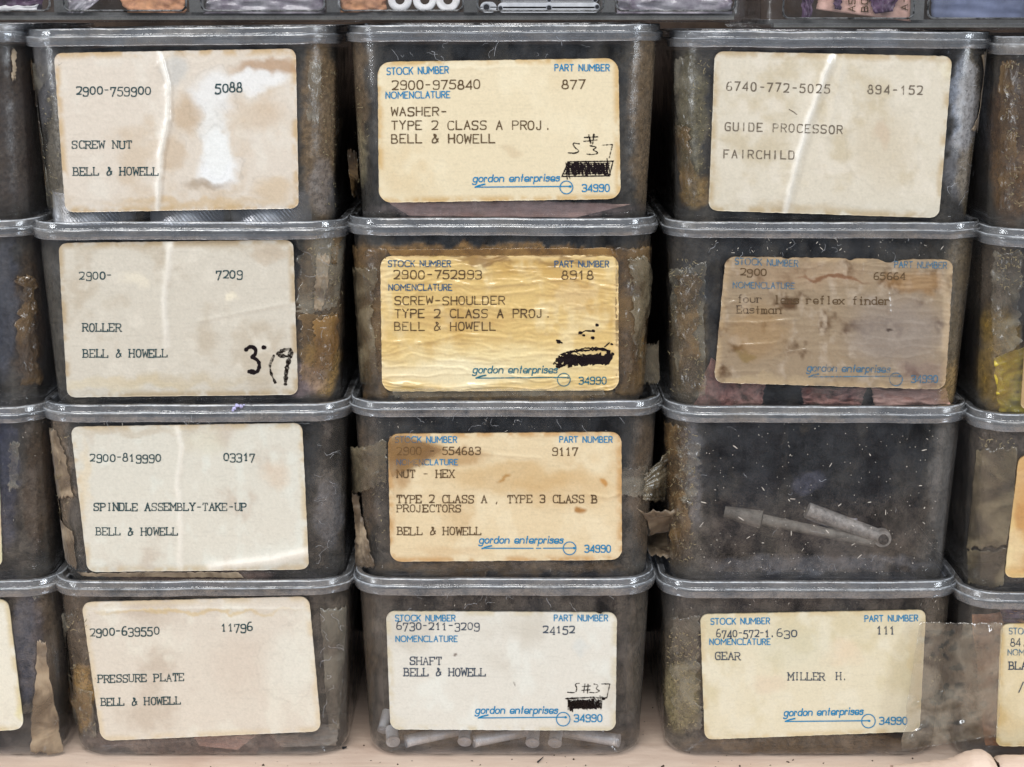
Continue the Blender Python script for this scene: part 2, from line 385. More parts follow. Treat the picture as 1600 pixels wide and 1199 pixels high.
class Box:
    def __init__(b, key, xl, xr, yrim, zbase, Y=0.0, roll=0.0, depth=0.105, wall_in=0.0037):
        b.key = key; b.Y = Y; b.roll = roll; b.depth = depth
        ym = yrim + 8
        L = hit(xl, ym, Y + .006); R = hit(xr, ym, Y + .006)
        b.xc = (L[0] + R[0]) / 2; b.W = (R[0] - L[0]) / 2
        b.zt = hit((xl + xr) / 2, yrim, Y)[2]; b.zb = zbase; b.h = b.zt - zbase
        b.hwt = b.W - .0012; b.hwb = b.W - wall_in; b.yt = Y + .0012; b.ybf = Y + .0052
        b.loc = (b.xc, Y + depth / 2, zbase)
    def par(b, t): return b.hwb + (b.hwt - b.hwb) * t, b.ybf + (b.yt - b.ybf) * t
    def pt(b, u, t, off=0.0, zoff=0.0):
        u, t = np.broadcast_arrays(np.asarray(u, float), np.asarray(t, float))
        hw, yf = b.par(t); x, y, nx, ny = perim(u, hw, yf, b.Y + b.depth, RC)
        x = x + nx * off; y = y + ny * off
        z = b.zb + t * b.h + b.roll * x * t + zoff
        return np.stack([x + b.xc, y, z], -1)
    def front(b, px, py, off=0.0):
        d = ray(px, py); k = (b.yt - b.ybf) / b.h
        s = (b.ybf - off + k * (CAM[2] - b.zb) - CAM[1]) / (d[..., 1] - k * d[..., 2])
        return CAM + d * s[..., None]
    def ut(b, pts):
        if not hasattr(b, '_g'):
            U, T = np.meshgrid(np.linspace(-2.6, 2.6, 261), np.linspace(0, 1, 121))
            P = b.pt(U, T); X, Yp = proj(P); b._g = (U, T, X, Yp)
        U, T, X, Yp = b._g; out = []
        for (x, y) in pts:
            i = np.argmin((X - x) ** 2 + (Yp - y) ** 2); out.append((U.flat[i], T.flat[i]))
        return np.array(out)
USEG = np.r_[np.linspace(-5, -4, 4)[:-1], np.linspace(-4, -3, 5)[:-1], np.linspace(-3, -2, 14)[:-1], np.linspace(-2, -1, 15)[:-1], np.linspace(-1, 1, 121)[:-1],
             np.linspace(1, 2, 15)[:-1], np.linspace(2, 3, 14)[:-1], np.linspace(3, 4, 5)[:-1], np.linspace(4, 5, 4)[:-1]]

def build_body(b, dirt, seed):
    Z = np.array([0, .0004, .0010, .0019, .0030]); IN = .0035 * (1 - np.sqrt(np.clip(1 - ((.0036 - Z) / .0036) ** 2, 0, 1)))
    tt = np.r_[Z / b.h, np.linspace(.0045 / b.h, .985, 56)]; inn = np.r_[IN, np.zeros(56)]
    U, T = np.meshgrid(USEG, tt, indexing='ij')
    P = b.pt(U, T, -np.broadcast_to(inn, U.shape)); n, m = U.shape
    px, py = proj(P)
    # residue and painted corner sheen, colour (r, g, b) and cover (alpha)
    col = np.zeros((n, m, 3)); al = np.zeros((n, m))
    wob = 26 * (fbm(px / 22, py / 22, seed, 4) - .5); wob2 = 26 * (fbm(px / 22 + 9, py / 22, seed + 3, 4) - .5)
    base = 0.10 * sstep(.45, .7, fbm(px / 30, py / 50, seed + 5))
    base = base + .11 * sstep(.85, 1.25, np.abs(U)) * (.5 + fbm(px / 9, py / 30, seed + 15, 4))  # dust on the corners, thickened to brighten the shaded sides through colour
    al += base; col[:] = np.array(lin((146, 138, 126)))
    vis = np.abs(U) < 2.7
    for (cx, cy, rx, ry, s, c) in dirt:
        q = np.sqrt(((px + wob - cx) / rx) ** 2 + ((py + wob2 - cy) / ry) ** 2)
        w = s * (1 - sstep(.7, 1.05, q)) * vis
        w = w * (.45 + .8 * fbm(px / 7, py / 9, seed + 11))
        w = np.clip(w, 0, 1); k = w / np.maximum(w + al * (1 - w), 1e-5)
        col = col * (1 - k[..., None]) + np.array(lin(c)) * k[..., None]; al = al + w * (1 - al)
    A = np.concatenate([col, al[..., None]], -1).reshape(-1, 4)
    V = P.reshape(-1, 3); F = gridf(n, m, 0, True); mi = [0] * len(F)
    # bottom cap (outer)
    F.append(tuple(i * m for i in range(n))); mi.append(0)
    # inner skin
    UI = USEG[::2]; ti = np.array([.0016 / b.h, .003 / b.h, .006 / b.h, .3, .6, .985]); ii = np.array([.0048, .0022, .0014, .0013, .0013, .0013])
    U2, T2 = np.meshgrid(UI, ti, indexing='ij'); P2 = b.pt(U2, T2, -np.broadcast_to(ii, U2.shape)); n2, m2 = U2.shape
    o2 = len(V); V = np.vstack([V, P2.reshape(-1, 3)])
    F2 = [tuple(reversed(f)) for f in gridf(n2, m2, o2, True)]; F += F2; mi += [1] * len(F2)
    F.append(tuple(o2 + i * m2 for i in reversed(range(n2)))); mi.append(1)
    A = np.vstack([A, np.zeros((len(V) - len(A), 4))])
    b.body = link('box_body', V, F, [M_BODY, M_INNER], b.root, b.loc, mi=mi, attr={'dirt': A})

LIDP = [(-.0170, -.0042), (-.0046, -.0042), (-.0034, -.0036), (-.0030, -.0028), (-.0027, -.0004), (-.0024, -.0001), (-.0019, 0), (-.0009, 0), (-.0005, -.0002), (-.0003, -.0006), (-.0003, -.0019),
        (-.0001, -.0022), (.0003, -.0023), (.0006, -.0025), (.0007, -.0029), (.0003, -.0049), (.0000, -.0053), (-.0004, -.0053), (-.0006, -.0049), (-.0006, -.0038)]
def build_lid(b, seed):
    u = np.r_[np.linspace(-5, -4, 3)[:-1], np.linspace(-4, -3, 7)[:-1], np.linspace(-3, -2, 24)[:-1], np.linspace(-2, -1, 31)[:-1], np.linspace(-1, 1, 241)[:-1],
              np.linspace(1, 2, 31)[:-1], np.linspace(2, 3, 24)[:-1], np.linspace(3, 4, 7)[:-1], np.linspace(4, 5, 3)[:-1]]
    V = []; A = []; rs = np.random.RandomState(seed); dz = rs.uniform(-.0004, .0004); gr = rs.uniform(.5, 1.0)
    for k, (o, z) in enumerate(LIDP):
        if 13 < k < 19: z = z + dz
        r = max(.003, RC + .001 + o)
        x, y, nx, ny = perim(u, b.W + o, b.Y - o, b.Y + b.depth + o, r)
        wv = .00050 * (fbm(u * 3 + 3, u * 0 + b.xc * 90 + 40, seed, 3) - .5)
        V.append(np.stack([x + b.xc, y, b.zt + z + b.roll * x + wv], -1))
        # bright glints along the lid edges are painted as pale colour, the corner under the lip holds grime
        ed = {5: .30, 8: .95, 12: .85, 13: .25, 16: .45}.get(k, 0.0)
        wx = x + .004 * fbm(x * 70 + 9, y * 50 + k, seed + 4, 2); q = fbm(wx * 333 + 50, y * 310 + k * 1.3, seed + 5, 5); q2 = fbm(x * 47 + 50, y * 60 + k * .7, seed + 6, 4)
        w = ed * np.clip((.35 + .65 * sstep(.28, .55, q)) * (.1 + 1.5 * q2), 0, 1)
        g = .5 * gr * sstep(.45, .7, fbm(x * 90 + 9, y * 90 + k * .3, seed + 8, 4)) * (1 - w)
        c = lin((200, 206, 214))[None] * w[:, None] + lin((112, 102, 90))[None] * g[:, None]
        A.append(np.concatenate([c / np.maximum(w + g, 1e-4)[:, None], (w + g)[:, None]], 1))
    V = np.array(V).transpose(1, 0, 2); n, m = V.shape[:2]; A = np.array(A).transpose(1, 0, 2).reshape(-1, 4)
    F = gridf(n, m, 0, True); F.append(tuple(i * m for i in range(n)))
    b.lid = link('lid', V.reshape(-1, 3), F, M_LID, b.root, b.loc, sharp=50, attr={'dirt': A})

def label_xy(c, u, v):
    (ax, ay), (bx, by), (cx, cy), (dx, dy) = c
    return ((ax * (1 - u) + bx * u) * (1 - v) + (dx * (1 - u) + cx * u) * v, (ay * (1 - u) + by * u) * (1 - v) + (dy * (1 - u) + cy * u) * v)
class Lab:
    """a paper label on the front of a box: its relief H(px,py) carries the print as well"""
    def __init__(l, b, c, seed, creases=(), wr=(0.0, 20, 20), curl=None, mat=None):
        l.b = b; l.c = c; l.seed = seed; l.cr = creases; l.wr = wr; l.curl = curl; l.mat = mat or M_PAPER
    def H(l, px, py):
        h = 0.00010 * (fbm(px / 60, py / 60, l.seed, 3) - .5)
        for (pts, wd, ht, sk) in l.cr:
            pts = np.array(pts, float); best = np.full(px.shape, 1e9); sg = np.zeros(px.shape); along = np.zeros(px.shape)
            jx = 3.0 * (fbm(px / 15, py / 15, l.seed + 31, 3) - .5)
            for i in range(len(pts) - 1):
                a, e = pts[i], pts[i + 1]; d = e - a; L2 = d @ d
                s = np.clip(((px + jx - a[0]) * d[0] + (py - a[1]) * d[1]) / L2, 0, 1)
                qx = px + jx - a[0] - s * d[0]; qy = py - a[1] - s * d[1]; q = np.hypot(qx, qy)
                cr = (d[0] * qy - d[1] * qx) / math.sqrt(L2)
                m = q < best; best = np.where(m, q, best); sg = np.where(m, np.sign(cr), sg); along = np.where(m, (i + s) / (len(pts) - 1), along)
            w2 = wd * np.where(sg > 0, 1 + sk, 1 - sk)
            h = h + ht * np.exp(-(best / w2) ** 1.4) * np.minimum(1, 8 * np.minimum(along, 1.0001 - along) + .35)
        a, sx, sy = l.wr
        if a:
            wx = px + 18 * fbm(px / 40, py / 40, l.seed + 8, 2); wy = py + 16 * fbm(px / 50, py / 30, l.seed + 9, 2)
            r = 1 - np.abs(2 * fbm(wx / sx, wy / sy, l.seed + 2, 3) - 1) * 1.6
            h = h + a * np.clip(r, 0, 1) ** 5
        return h
    def point(l, px, py, off): return l.b.front(px, py, 0.00052 + l.H(px, py) + off)
    def paper(l, paintf, rad=13, edge=0.55, n=210, m=130, notch=()):
        u = np.linspace(0, 1, n); v = np.linspace(0, 1, m)
        U, Vv = np.meshgrid(u, v, indexing='ij')
        Wp = np.hypot(l.c[1][0] - l.c[0][0], l.c[1][1] - l.c[0][1]); Hp = np.hypot(l.c[3][0] - l.c[0][0], l.c[3][1] - l.c[0][1])
        # denser rows near the rounded corners
        Vd = .5 - .5 * np.cos(Vv * math.pi); Vv = .35 * Vd + .65 * Vv
        d = np.minimum(Vv, 1 - Vv) * Hp; ins = np.where(d < rad, rad - np.sqrt(np.clip(rad ** 2 - (rad - d) ** 2, 0, None)), 0) / Wp
        el = edge * 2.2 * (fbm(Vv * 31, Vv * 0 + 2, l.seed + 4) - .5) / Wp; er = edge * 2.2 * (fbm(Vv * 31, Vv * 0 + 9, l.seed + 5) - .5) / Wp
        UU = (ins + el) * (1 - U) + (1 - ins + er) * U
        et = edge * 2.2 * (fbm(U * 47, U * 0 + 5, l.seed + 6) - .5) / Hp; eb = edge * 2.2 * (fbm(U * 47, U * 0 + 1, l.seed + 7) - .5) / Hp
        for (nu, nw, nd) in notch: et = et + nd / Hp * np.exp(-((U - nu) / nw) ** 2)
        VV = Vv + et * (1 - Vv) + eb * Vv
        px, py = label_xy(l.c, UU, VV)
        P = l.point(px, py, 0.0)
        C = paintf(px, py, UU, VV, l.seed)
        for (pts, wd, ht, sk) in l.cr:      # white glare on raised tape folds, painted into the paper colour
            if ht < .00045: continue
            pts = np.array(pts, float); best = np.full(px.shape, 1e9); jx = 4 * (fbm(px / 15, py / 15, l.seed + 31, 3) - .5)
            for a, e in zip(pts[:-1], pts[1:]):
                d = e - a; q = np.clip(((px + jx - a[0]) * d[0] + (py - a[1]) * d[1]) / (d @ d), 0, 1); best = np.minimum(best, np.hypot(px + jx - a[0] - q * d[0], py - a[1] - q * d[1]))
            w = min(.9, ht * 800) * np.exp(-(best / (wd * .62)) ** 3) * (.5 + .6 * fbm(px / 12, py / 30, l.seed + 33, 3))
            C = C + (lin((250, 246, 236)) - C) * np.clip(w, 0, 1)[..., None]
        F = gridf(n, m); V = P.reshape(-1, 3); A = C.reshape(-1, 3)
        ring = [i * m for i in range(n)] + [(n - 1) * m + j for j in range(1, m)] + [i * m + m - 1 for i in range(n - 2, -1, -1)] + [j for j in range(m - 2, 0, -1)]
        low = V[ring] + np.array([0, 1, 0]) * 0.00044; o = len(V); V = np.vstack([V, low]); A = np.vstack([A, A[ring] * .8]); k = len(ring)
        F += [(ring[i], ring[(i + 1) % k], o + (i + 1) % k, o + i) for i in range(k)]
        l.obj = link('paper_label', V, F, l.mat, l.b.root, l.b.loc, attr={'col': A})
        return l
    def ink(l, name, fn, mat, seed=1, lab=None):
        k = Ink(l.seed * 7 + seed); fn(k); o = None
        cuts = sorted(set(k.cuts + [len(k.V)])) if name.endswith('_text') else [0, len(k.V)]
        st = np.cumsum([0] + [len(v) for v in k.V])
        for a, e in zip(cuts[:-1], cuts[1:]):
            if a == e: continue
            P = np.vstack(k.V[a:e]); off = np.concatenate(k.off[a:e]); lo, hi = st[a], st[e]
            F = [tuple(q - lo for q in f) for f in k.F if lo <= f[0] < hi]
            W3 = l.point(P[:, 0], P[:, 1], 0.00010 + off)
            o = link(name.replace('_text', '_line'), W3, F, INK[mat], l.obj, l.b.loc, smooth=False)
        return o

def painter(base, lo, hi, scale=60, blobs=(), edge=None, amt=1.0, fine=.05):
    """paper colour: base mottled between lo and hi, plus stains and bleached spots with shapes of their own"""
    base, lo, hi = lin(base), lin(lo), lin(hi)
    def f(px, py, U, V, seed):
        a = fbm(px / scale, py / scale, seed + 20, 5); b = fbm(px / (scale * .45), py / (scale * .6), seed + 40, 4)
        c = np.ones(px.shape + (3,)) * base
        c = c + (lo - base) * (sstep(.52, .75, a) * amt)[..., None]
        c = c + (hi - c) * (sstep(.52, .78, b) * .8 * amt)[..., None]
        if edge is not None:
            dd = np.minimum(np.minimum(U, 1 - U) * 380, np.minimum(V, 1 - V) * 230)
            w = (1 - sstep(2, 13, dd)) * sstep(.3, .6, fbm(px / 20, py / 20, seed + 60))
            c = c + (lin(edge) - c) * (w * .8)[..., None]
        for (cx, cy, rx, ry, s, cc, soft) in blobs:
            wx = 28 * (fbm(px / 26, py / 26, seed + 71, 4) - .5); wy = 28 * (fbm(px / 26 + 5, py / 26, seed + 77, 4) - .5)
            q = np.sqrt(((px + wx - cx) / rx) ** 2 + ((py + wy - cy) / ry) ** 2)
            w = s * (1 - sstep(1 - soft, 1 + soft * .3, q)); c = c + (lin(cc) - c) * w[..., None]
            if soft <= .6 and rx > 12: c = c * (1 - .16 * s * np.exp(-((q - 1.0) / .035) ** 2) * sstep(.3, .6, fbm(px / 30, py / 30, seed + 81, 2)))[..., None]
        fib = np.abs(2 * fbm((px + 14 * fbm(px / 30, py / 30, seed + 95, 2)) / 55, py / 2.4, seed + 96, 2) - 1)
        c = c * (1 - .05 * (fib < .05) * amt)[..., None]
        c = c * (1 + fine * (fbm(px / 3, py / 3, seed + 90, 3) - .5) * 2)[..., None]
        return np.clip(c * np.array([.94, .95, .965]), 0.01, 0.86)
    return f

def tape(b, L, R, mat, seed=0, off=.00055, wr=.0004, n=26, m=46, name='tape_strip', jag=.05, lift=0.0, liftside=1, jagt=0.02, lab=None):
    """torn tape that follows the box wall: L and R list points down its left and right edges"""
    l = b.ut(L); r = b.ut(R); v = np.linspace(0, 1, m)
    def samp(q): 
        s = np.linspace(0, 1, len(q)); return np.interp(v, s, q[:, 0]), np.interp(v, s, q[:, 1])
    lu, lt = samp(l); ru, rt = samp(r); k = np.arange(m)
    lu = lu + jag * .6 * (fbm(k * .38, k * 0 + 1, seed, 3) - .5) * 2; ru = ru + jag * .6 * (fbm(k * .38, k * 0 + 6, seed + 1, 3) - .5) * 2
    s = np.linspace(0, 1, n)[:, None]
    U = lu[None] * (1 - s) + ru[None] * s; T = lt[None] * (1 - s) + rt[None] * s
    e = jagt * (fbm(np.arange(n) * .6, np.arange(n) * 0 + 2, seed + 2, 3) - .5) * 2
    T = T + e[:, None] * (np.abs(v - .5) * 2)[None] ** 4
    T = np.clip(T, 0.012, .99)
    h = off + .5 * wr * np.clip(1 - np.abs(2 * fbm(U * 9, T * 13 + seed, seed + 4, 3) - 1) * 1.7, 0, 1) ** 2
    if lift:
        q = s if liftside > 0 else 1 - s
        h = h + lift * (q ** 1.4) * (.5 + 1.0 * fbm(T * 3, T * 0, seed + 9, 1))
    P = b.pt(U, T, h)
    V = P.reshape(-1, 3); F = gridf(n, m)
    V2 = b.pt(U, T, h - .00012).reshape(-1, 3); o = len(V)
    F2 = [tuple(o + i for i in reversed(f)) for f in gridf(n, m)]
    ring = [i * m for i in range(n)] + [(n - 1) * m + j for j in range(1, m)] + [i * m + m - 1 for i in range(n - 2, -1, -1)] + [j for j in range(m - 2, 0, -1)]
    kk = len(ring); F3 = [(ring[(i + 1) % kk], ring[i], o + ring[i], o + ring[(i + 1) % kk]) for i in range(kk)]
    ob = link(name, np.vstack([V, V2]), F + F3, mat, b.root, b.loc)
    if lab: ob['label'] = lab
    return ob
def flecks(b, n, seed, region=None, big=1.0, mat=None):
    rng = np.random.RandomState(seed); mb = MB(); x0, y0, x1, y1 = region
    for i in range(n):
        x = x0 + rng.rand() * (x1 - x0); y = y0 + rng.rand() * (y1 - y0)
        L = (0.35 + rng.rand() ** 9 * 4.0) * big; wd = .36 * big * (0.6 + .6 * rng.rand()); a = rng.rand() * 3.14
        q = np.array([(-L, -wd), (0, -wd * 1.3), (L, -wd * .4), (L * .8, wd), (0, wd * 1.1), (-L, wd * .7)])
        X = x + q[:, 0] * math.cos(a) - q[:, 1] * math.sin(a); Yp = y + q[:, 0] * math.sin(a) + q[:, 1] * math.cos(a)
        P = b.front(X, Yp, .00018); P2 = b.front(X, Yp, .00005)
        mb.add(np.vstack([P, P2]), [(0, 1, 2, 3, 4, 5)] + [(j, (j + 1) % 6, 6 + (j + 1) % 6, 6 + j) for j in range(6)])
    o = mb.done('dust_flecks', mat or M_FLECK, b.root, b.loc, smooth=False); o['kind'] = 'stuff'; return o

GRP = 'clear plastic parts boxes stacked on the shelf'
ZS = hit(800, 1188, .004)[2]                      # top of the shelf
RIM = {  # key: rim left, rim right, rim top line (photo pixels), forward offset, roll
 'A1': (33, 530, 43, 0, .010), 'A2': (45, 542, 347, 0, .004), 'A3': (62, 547, 633, 0, .004), 'A4': (80, 551, 909, 0, .006),
 'B1': (538, 1036, 38.5, 0, .004), 'B2': (542, 1028, 341.5, 0, 0), 'B3': (545, 1035, 628, 0, .003), 'B4': (552, 1024, 905, 0, 0),
 'C1': (1047, 1556, 49, 0, -.003), 'C2': (1039, 1538, 348, 0, -.003), 'C3': (1038, 1516, 636, 0, -.001), 'C4': (1030, 1500, 910, 0, .002),
 'D1': (1558, 2075, 57, -.006, 0), 'D2': (1539, 2045, 358, -.006, 0), 'D3': (1519, 2010, 648, -.006, 0), 'D4': (1500, 1985, 928, -.006, 0),
 'L1': (-462, 42, 38, 0, 0), 'L2': (-440, 61, 345, 0, 0), 'L3': (-415, 76, 637, 0, 0), 'L4': (-390, 97, 909, 0, 0)}
TITLE = {
 'A1': 'clear plastic box with cream label typed SCREW NUT, bleached white patch on the label',
 'A2': 'clear plastic box with cream label typed ROLLER and black marker figures in its corner',
 'A3': 'clear plastic box with pale label typed SPINDLE ASSEMBLY and tan torn tape on its left',
 'A4': 'clear plastic box with pale tilted label typed PRESSURE PLATE standing on the shelf',
 'B1': 'clear plastic box with yellowish label typed WASHER over a scribbled out pen box',
 'B2': 'brown taped plastic box with wrinkled golden label typed SCREW-SHOULDER',
 'B3': 'clear plastic box with tan label typed NUT - HEX and tape flaps peeling from both sides',
 'B4': 'clear plastic box with white label typed SHAFT, metal rods showing under the label',
 'C1': 'clear plastic box with beige label typed GUIDE PROCESSOR crossed by a shiny diagonal crease',
 'C2': 'clear plastic box with stained brown label, faded writing and brown pink paper packets inside',
 'C3': 'clear plastic box without a label, dusty front with a metal bracket showing inside',
 'C4': 'clear plastic box with cream label typed GEAR standing on the shelf',
 'D1': 'clear plastic box cut by the right edge, topmost there, brown stained side, no label showing',
 'D2': 'plastic box at the right edge with a bright yellow bag pressed against its front',
 'D3': 'plastic box at the right edge covered in grey brown tape beside an amber label',
 'D4': 'plastic box at the right edge with orange brown paper inside beside a pale yellow label',
 'L1': 'dark plastic box at the left edge, topmost there, beside the SCREW NUT box',
 'L2': 'dark blue grey plastic box at the left edge beside the ROLLER box',
 'L3': 'dark plastic box at the left edge beside the SPINDLE ASSEMBLY box, shiny upright streak',
 'L4': 'plastic box at the left edge on the shelf, white label and hanging brown tape flap'}
BR, BR2, OCH, GRY, SIL = (134, 110, 80), (104, 86, 66), (172, 136, 76), (138, 138, 144), (176, 184, 200)  # SIL is the colour of a painted reflection, the others are residue
DIRT_SHEEN = {  # residue blobs; the silvery upright ones are reflections painted on the corners
 'A1': [(500, 200, 34, 170, .7, BR), (60, 120, 26, 90, .3, GRY), (95, 240, 22, 130, .35, (140, 130, 112)), (505, 290, 28, 50, .35, GRY)],
 'A2': [(500, 480, 40, 150, .55, BR), (505, 560, 32, 60, .75, OCH), (80, 500, 30, 130, .35, (110, 106, 98)), (455, 590, 60, 30, .4, (170, 150, 150))],
 'A3': [(90, 760, 26, 130, .5, (150, 130, 108)), (515, 800, 26, 60, .3, GRY), (300, 898, 140, 16, .45, (150, 124, 112))],
 'A4': [(115, 1030, 36, 140, .5, BR2), (130, 1090, 20, 60, .6, OCH), (535, 1040, 26, 130, .35, (120, 108, 96)), (300, 1160, 200, 22, .35, (150, 130, 120))],
 'B1': [(556, 150, 22, 140, .45, BR), (1010, 180, 30, 170, .5, BR), (560, 240, 16, 60, .4, (150, 140, 110)), (790, 328, 230, 14, .25, (170, 150, 150))],
 'B2': [(570, 500, 46, 130, .85, (118, 94, 64)), (1000, 500, 48, 130, .85, (112, 88, 58)), (780, 395, 260, 14, .8, (142, 108, 62)), (780, 616, 230, 12, .6, (150, 126, 92)), (1012, 560, 12, 50, .8, OCH)],
 'B3': [(566, 760, 26, 120, .55, BR2), (1010, 760, 26, 120, .55, BR2), (780, 888, 230, 12, .3, BR)],
 'B4': [(570, 1030, 20, 140, .35, BR2), (1000, 1040, 22, 140, .4, (96, 88, 78)), (790, 1150, 220, 24, .2, BR)],
 'C1': [(1080, 200, 26, 140, .55, (120, 112, 84)), (1515, 210, 22, 150, .65, (146, 126, 88)), (1508, 160, 26, 90, .45, SIL), (1500, 260, 26, 60, .35, GRY), (1085, 300, 30, 30, .4, OCH)],
 'C2': [(1075, 530, 34, 110, .6, (104, 88, 60)), (1500, 500, 36, 150, .55, (124, 108, 84)), (1490, 600, 30, 40, .5, OCH)],
 'C3': [(1060, 770, 30, 130, .55, (98, 80, 54)), (1082, 730, 16, 110, .35, GRY), (1480, 770, 30, 130, .4, (120, 118, 116)), (1262, 755, 36, 20, .25, (120, 122, 140)), (1280, 880, 200, 14, .25, GRY)],
 'C4': [(1060, 1060, 44, 110, .5, (96, 84, 66)), (1065, 1090, 34, 60, .4, (176, 164, 120)), (1470, 1040, 30, 140, .5, (110, 98, 84)), (1260, 1165, 220, 20, .35, BR)],
 'D1': [(1580, 220, 40, 150, .6, (92, 68, 46)), (1580, 280, 40, 60, .4, (120, 90, 54))],
 'D2': [(1560, 560, 40, 90, .55, (150, 120, 48)), (1560, 430, 40, 80, .5, (88, 74, 58))],
 'D3': [(1570, 740, 60, 130, .55, (96, 86, 76))], 'D4': [(1560, 1080, 70, 90, .35, (150, 112, 84)), (1520, 1080, 20, 90, .45, BR2)],
 'L1': [(20, 200, 60, 140, .5, (72, 58, 50))], 'L2': [(45, 500, 26, 120, .5, (84, 66, 48)), (10, 480, 22, 130, .3, (84, 92, 112))],
 'L3': [(60, 760, 26, 110, .45, (84, 66, 48)), (10, 740, 22, 130, .3, (84, 90, 116))], 'L4': [(70, 1020, 20, 120, .4, BR2), (45, 1000, 26, 110, .2, (100, 112, 140))]}
for ci, c in enumerate('LABCD'):
    zb = ZS + .0004
    for r in (4, 3, 2, 1):
        k = c + str(r); xl, xr, yr, Y, roll = RIM[k]
        b = Box(k, xl, xr, yr, zb, Y, roll); BOXES[k] = b
        b.root = empty('storage_box', b.loc, TITLE[k], 'storage box', GRP)
        build_body(b, DIRT_SHEEN[k], 100 * ci + r * 7); build_lid(b, 300 + 10 * ci + r)
        zb = b.zt - .0042 + .0002

# ------------------------------------------------------------------ paper labels with their typing, print and pen marks
B = BOXES
CREAM = lambda **k: painter((224, 211, 191), (206, 188, 162), (232, 224, 208), **k)
# A1 SCREW NUT
l = Lab(B['A1'], [(84, 83), (462, 76), (467, 326), (102, 332)], 11,
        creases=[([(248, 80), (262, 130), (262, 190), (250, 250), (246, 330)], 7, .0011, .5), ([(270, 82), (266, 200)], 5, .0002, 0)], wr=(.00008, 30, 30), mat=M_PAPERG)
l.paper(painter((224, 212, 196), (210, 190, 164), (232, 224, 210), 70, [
    (425, 105, 70, 16, .7, (176, 136, 98), .5), (400, 128, 56, 20, .95, (238, 236, 232), .5), (330, 150, 40, 46, .9, (236, 234, 230), .5), (335, 205, 22, 50, .85, (234, 232, 226), .5),
    (345, 268, 38, 32, 1, (244, 244, 242), .5), (340, 240, 26, 40, .9, (240, 240, 236), .4), (292, 180, 26, 36, .6, (190, 160, 122), .6), (270, 240, 22, 34, .5, (192, 164, 128), .6),
    (400, 180, 60, 30, .45, (204, 178, 146), .6), (322, 290, 40, 8, .55, (150, 124, 92), .6), (300, 318, 150, 9, .5, (206, 172, 118), .7), (275, 110, 20, 34, .6, (196, 196, 192), .6), (430, 300, 40, 26, .5, (206, 176, 132), .6)], edge=(204, 172, 124), amt=.7))
l.ink('typed_text', lambda k: (k.text('2900-759900', 119.5, 234.5, 147.5, 13.5, 'old'), k.text('5088', 337, 378, 144, 14.5, 'old'), k.text('SCREW NUT', 113, 205, 232, 11.5), k.text('BELL & HOWELL', 115, 247, 274, 12)), 'green')
# A2 ROLLER
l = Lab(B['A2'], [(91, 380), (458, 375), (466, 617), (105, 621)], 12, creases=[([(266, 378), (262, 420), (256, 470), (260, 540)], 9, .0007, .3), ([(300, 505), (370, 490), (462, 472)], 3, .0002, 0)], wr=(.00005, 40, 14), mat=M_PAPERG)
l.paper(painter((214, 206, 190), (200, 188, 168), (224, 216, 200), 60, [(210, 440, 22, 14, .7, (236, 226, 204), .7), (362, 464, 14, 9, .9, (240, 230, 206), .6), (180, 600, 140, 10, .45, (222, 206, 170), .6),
    (420, 396, 40, 16, .5, (182, 158, 128), .6), (280, 596, 130, 12, .4, (198, 178, 140), .6)], edge=(184, 160, 122)))
l.ink('typed_text', lambda k: (k.text('2900-', 124.5, 174, 436.5, 13, 'old'), k.text('7209', 338, 378, 434.5, 13.5, 'old'), k.text('ROLLER', 129.5, 188.5, 518, 12), k.text('BELL & HOWELL', 130.5, 261, 558.5, 12)), 'green')
def f(k):
    k.stroke(chaikin([(384, 547), (391, 541), (400, 545), (399, 555), (392, 558), (402, 562), (406, 570), (403, 581), (396, 583), (389, 581)], False), 5.6, .2)
    k.dot(412.5, 543, 3.6); k.dot(394, 581, 5)
l.ink('marker_figure', f, 'pen', 3)
l.ink('worn_marker_figure', lambda k: (k.stroke(chaikin([(428, 556), (421, 570), (423, 583), (430, 598)], False), 3.6, .5), k.stroke(chaikin([(434, 553), (443, 547), (456, 545), (452, 560), (447, 580), (446, 600)], False), 6, .45), k.stroke([(436, 556), (448, 557)], 5, .4)), 'penworn', 4)
# A3 SPINDLE ASSEMBLY
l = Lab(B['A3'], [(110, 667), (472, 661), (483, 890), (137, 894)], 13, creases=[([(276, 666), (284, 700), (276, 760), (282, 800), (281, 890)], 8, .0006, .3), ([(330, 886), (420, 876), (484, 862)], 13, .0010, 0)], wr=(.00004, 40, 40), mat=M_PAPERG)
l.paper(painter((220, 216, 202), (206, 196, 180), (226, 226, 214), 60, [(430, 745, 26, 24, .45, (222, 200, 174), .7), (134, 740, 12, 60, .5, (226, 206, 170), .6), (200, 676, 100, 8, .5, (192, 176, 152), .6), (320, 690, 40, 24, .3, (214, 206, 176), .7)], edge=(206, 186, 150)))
l.ink('typed_text', lambda k: (k.text('2900-819990', 141, 251, 721, 12.5, 'old'), k.text('03317', 350, 398, 720, 13, 'old'), k.text('SPINDLE ASSEMBLY-TAKE-UP', 147, 384.5, 798, 11.5), k.text('BELL & HOWELL', 150.5, 277.5, 836.5, 11.5)), 'green')
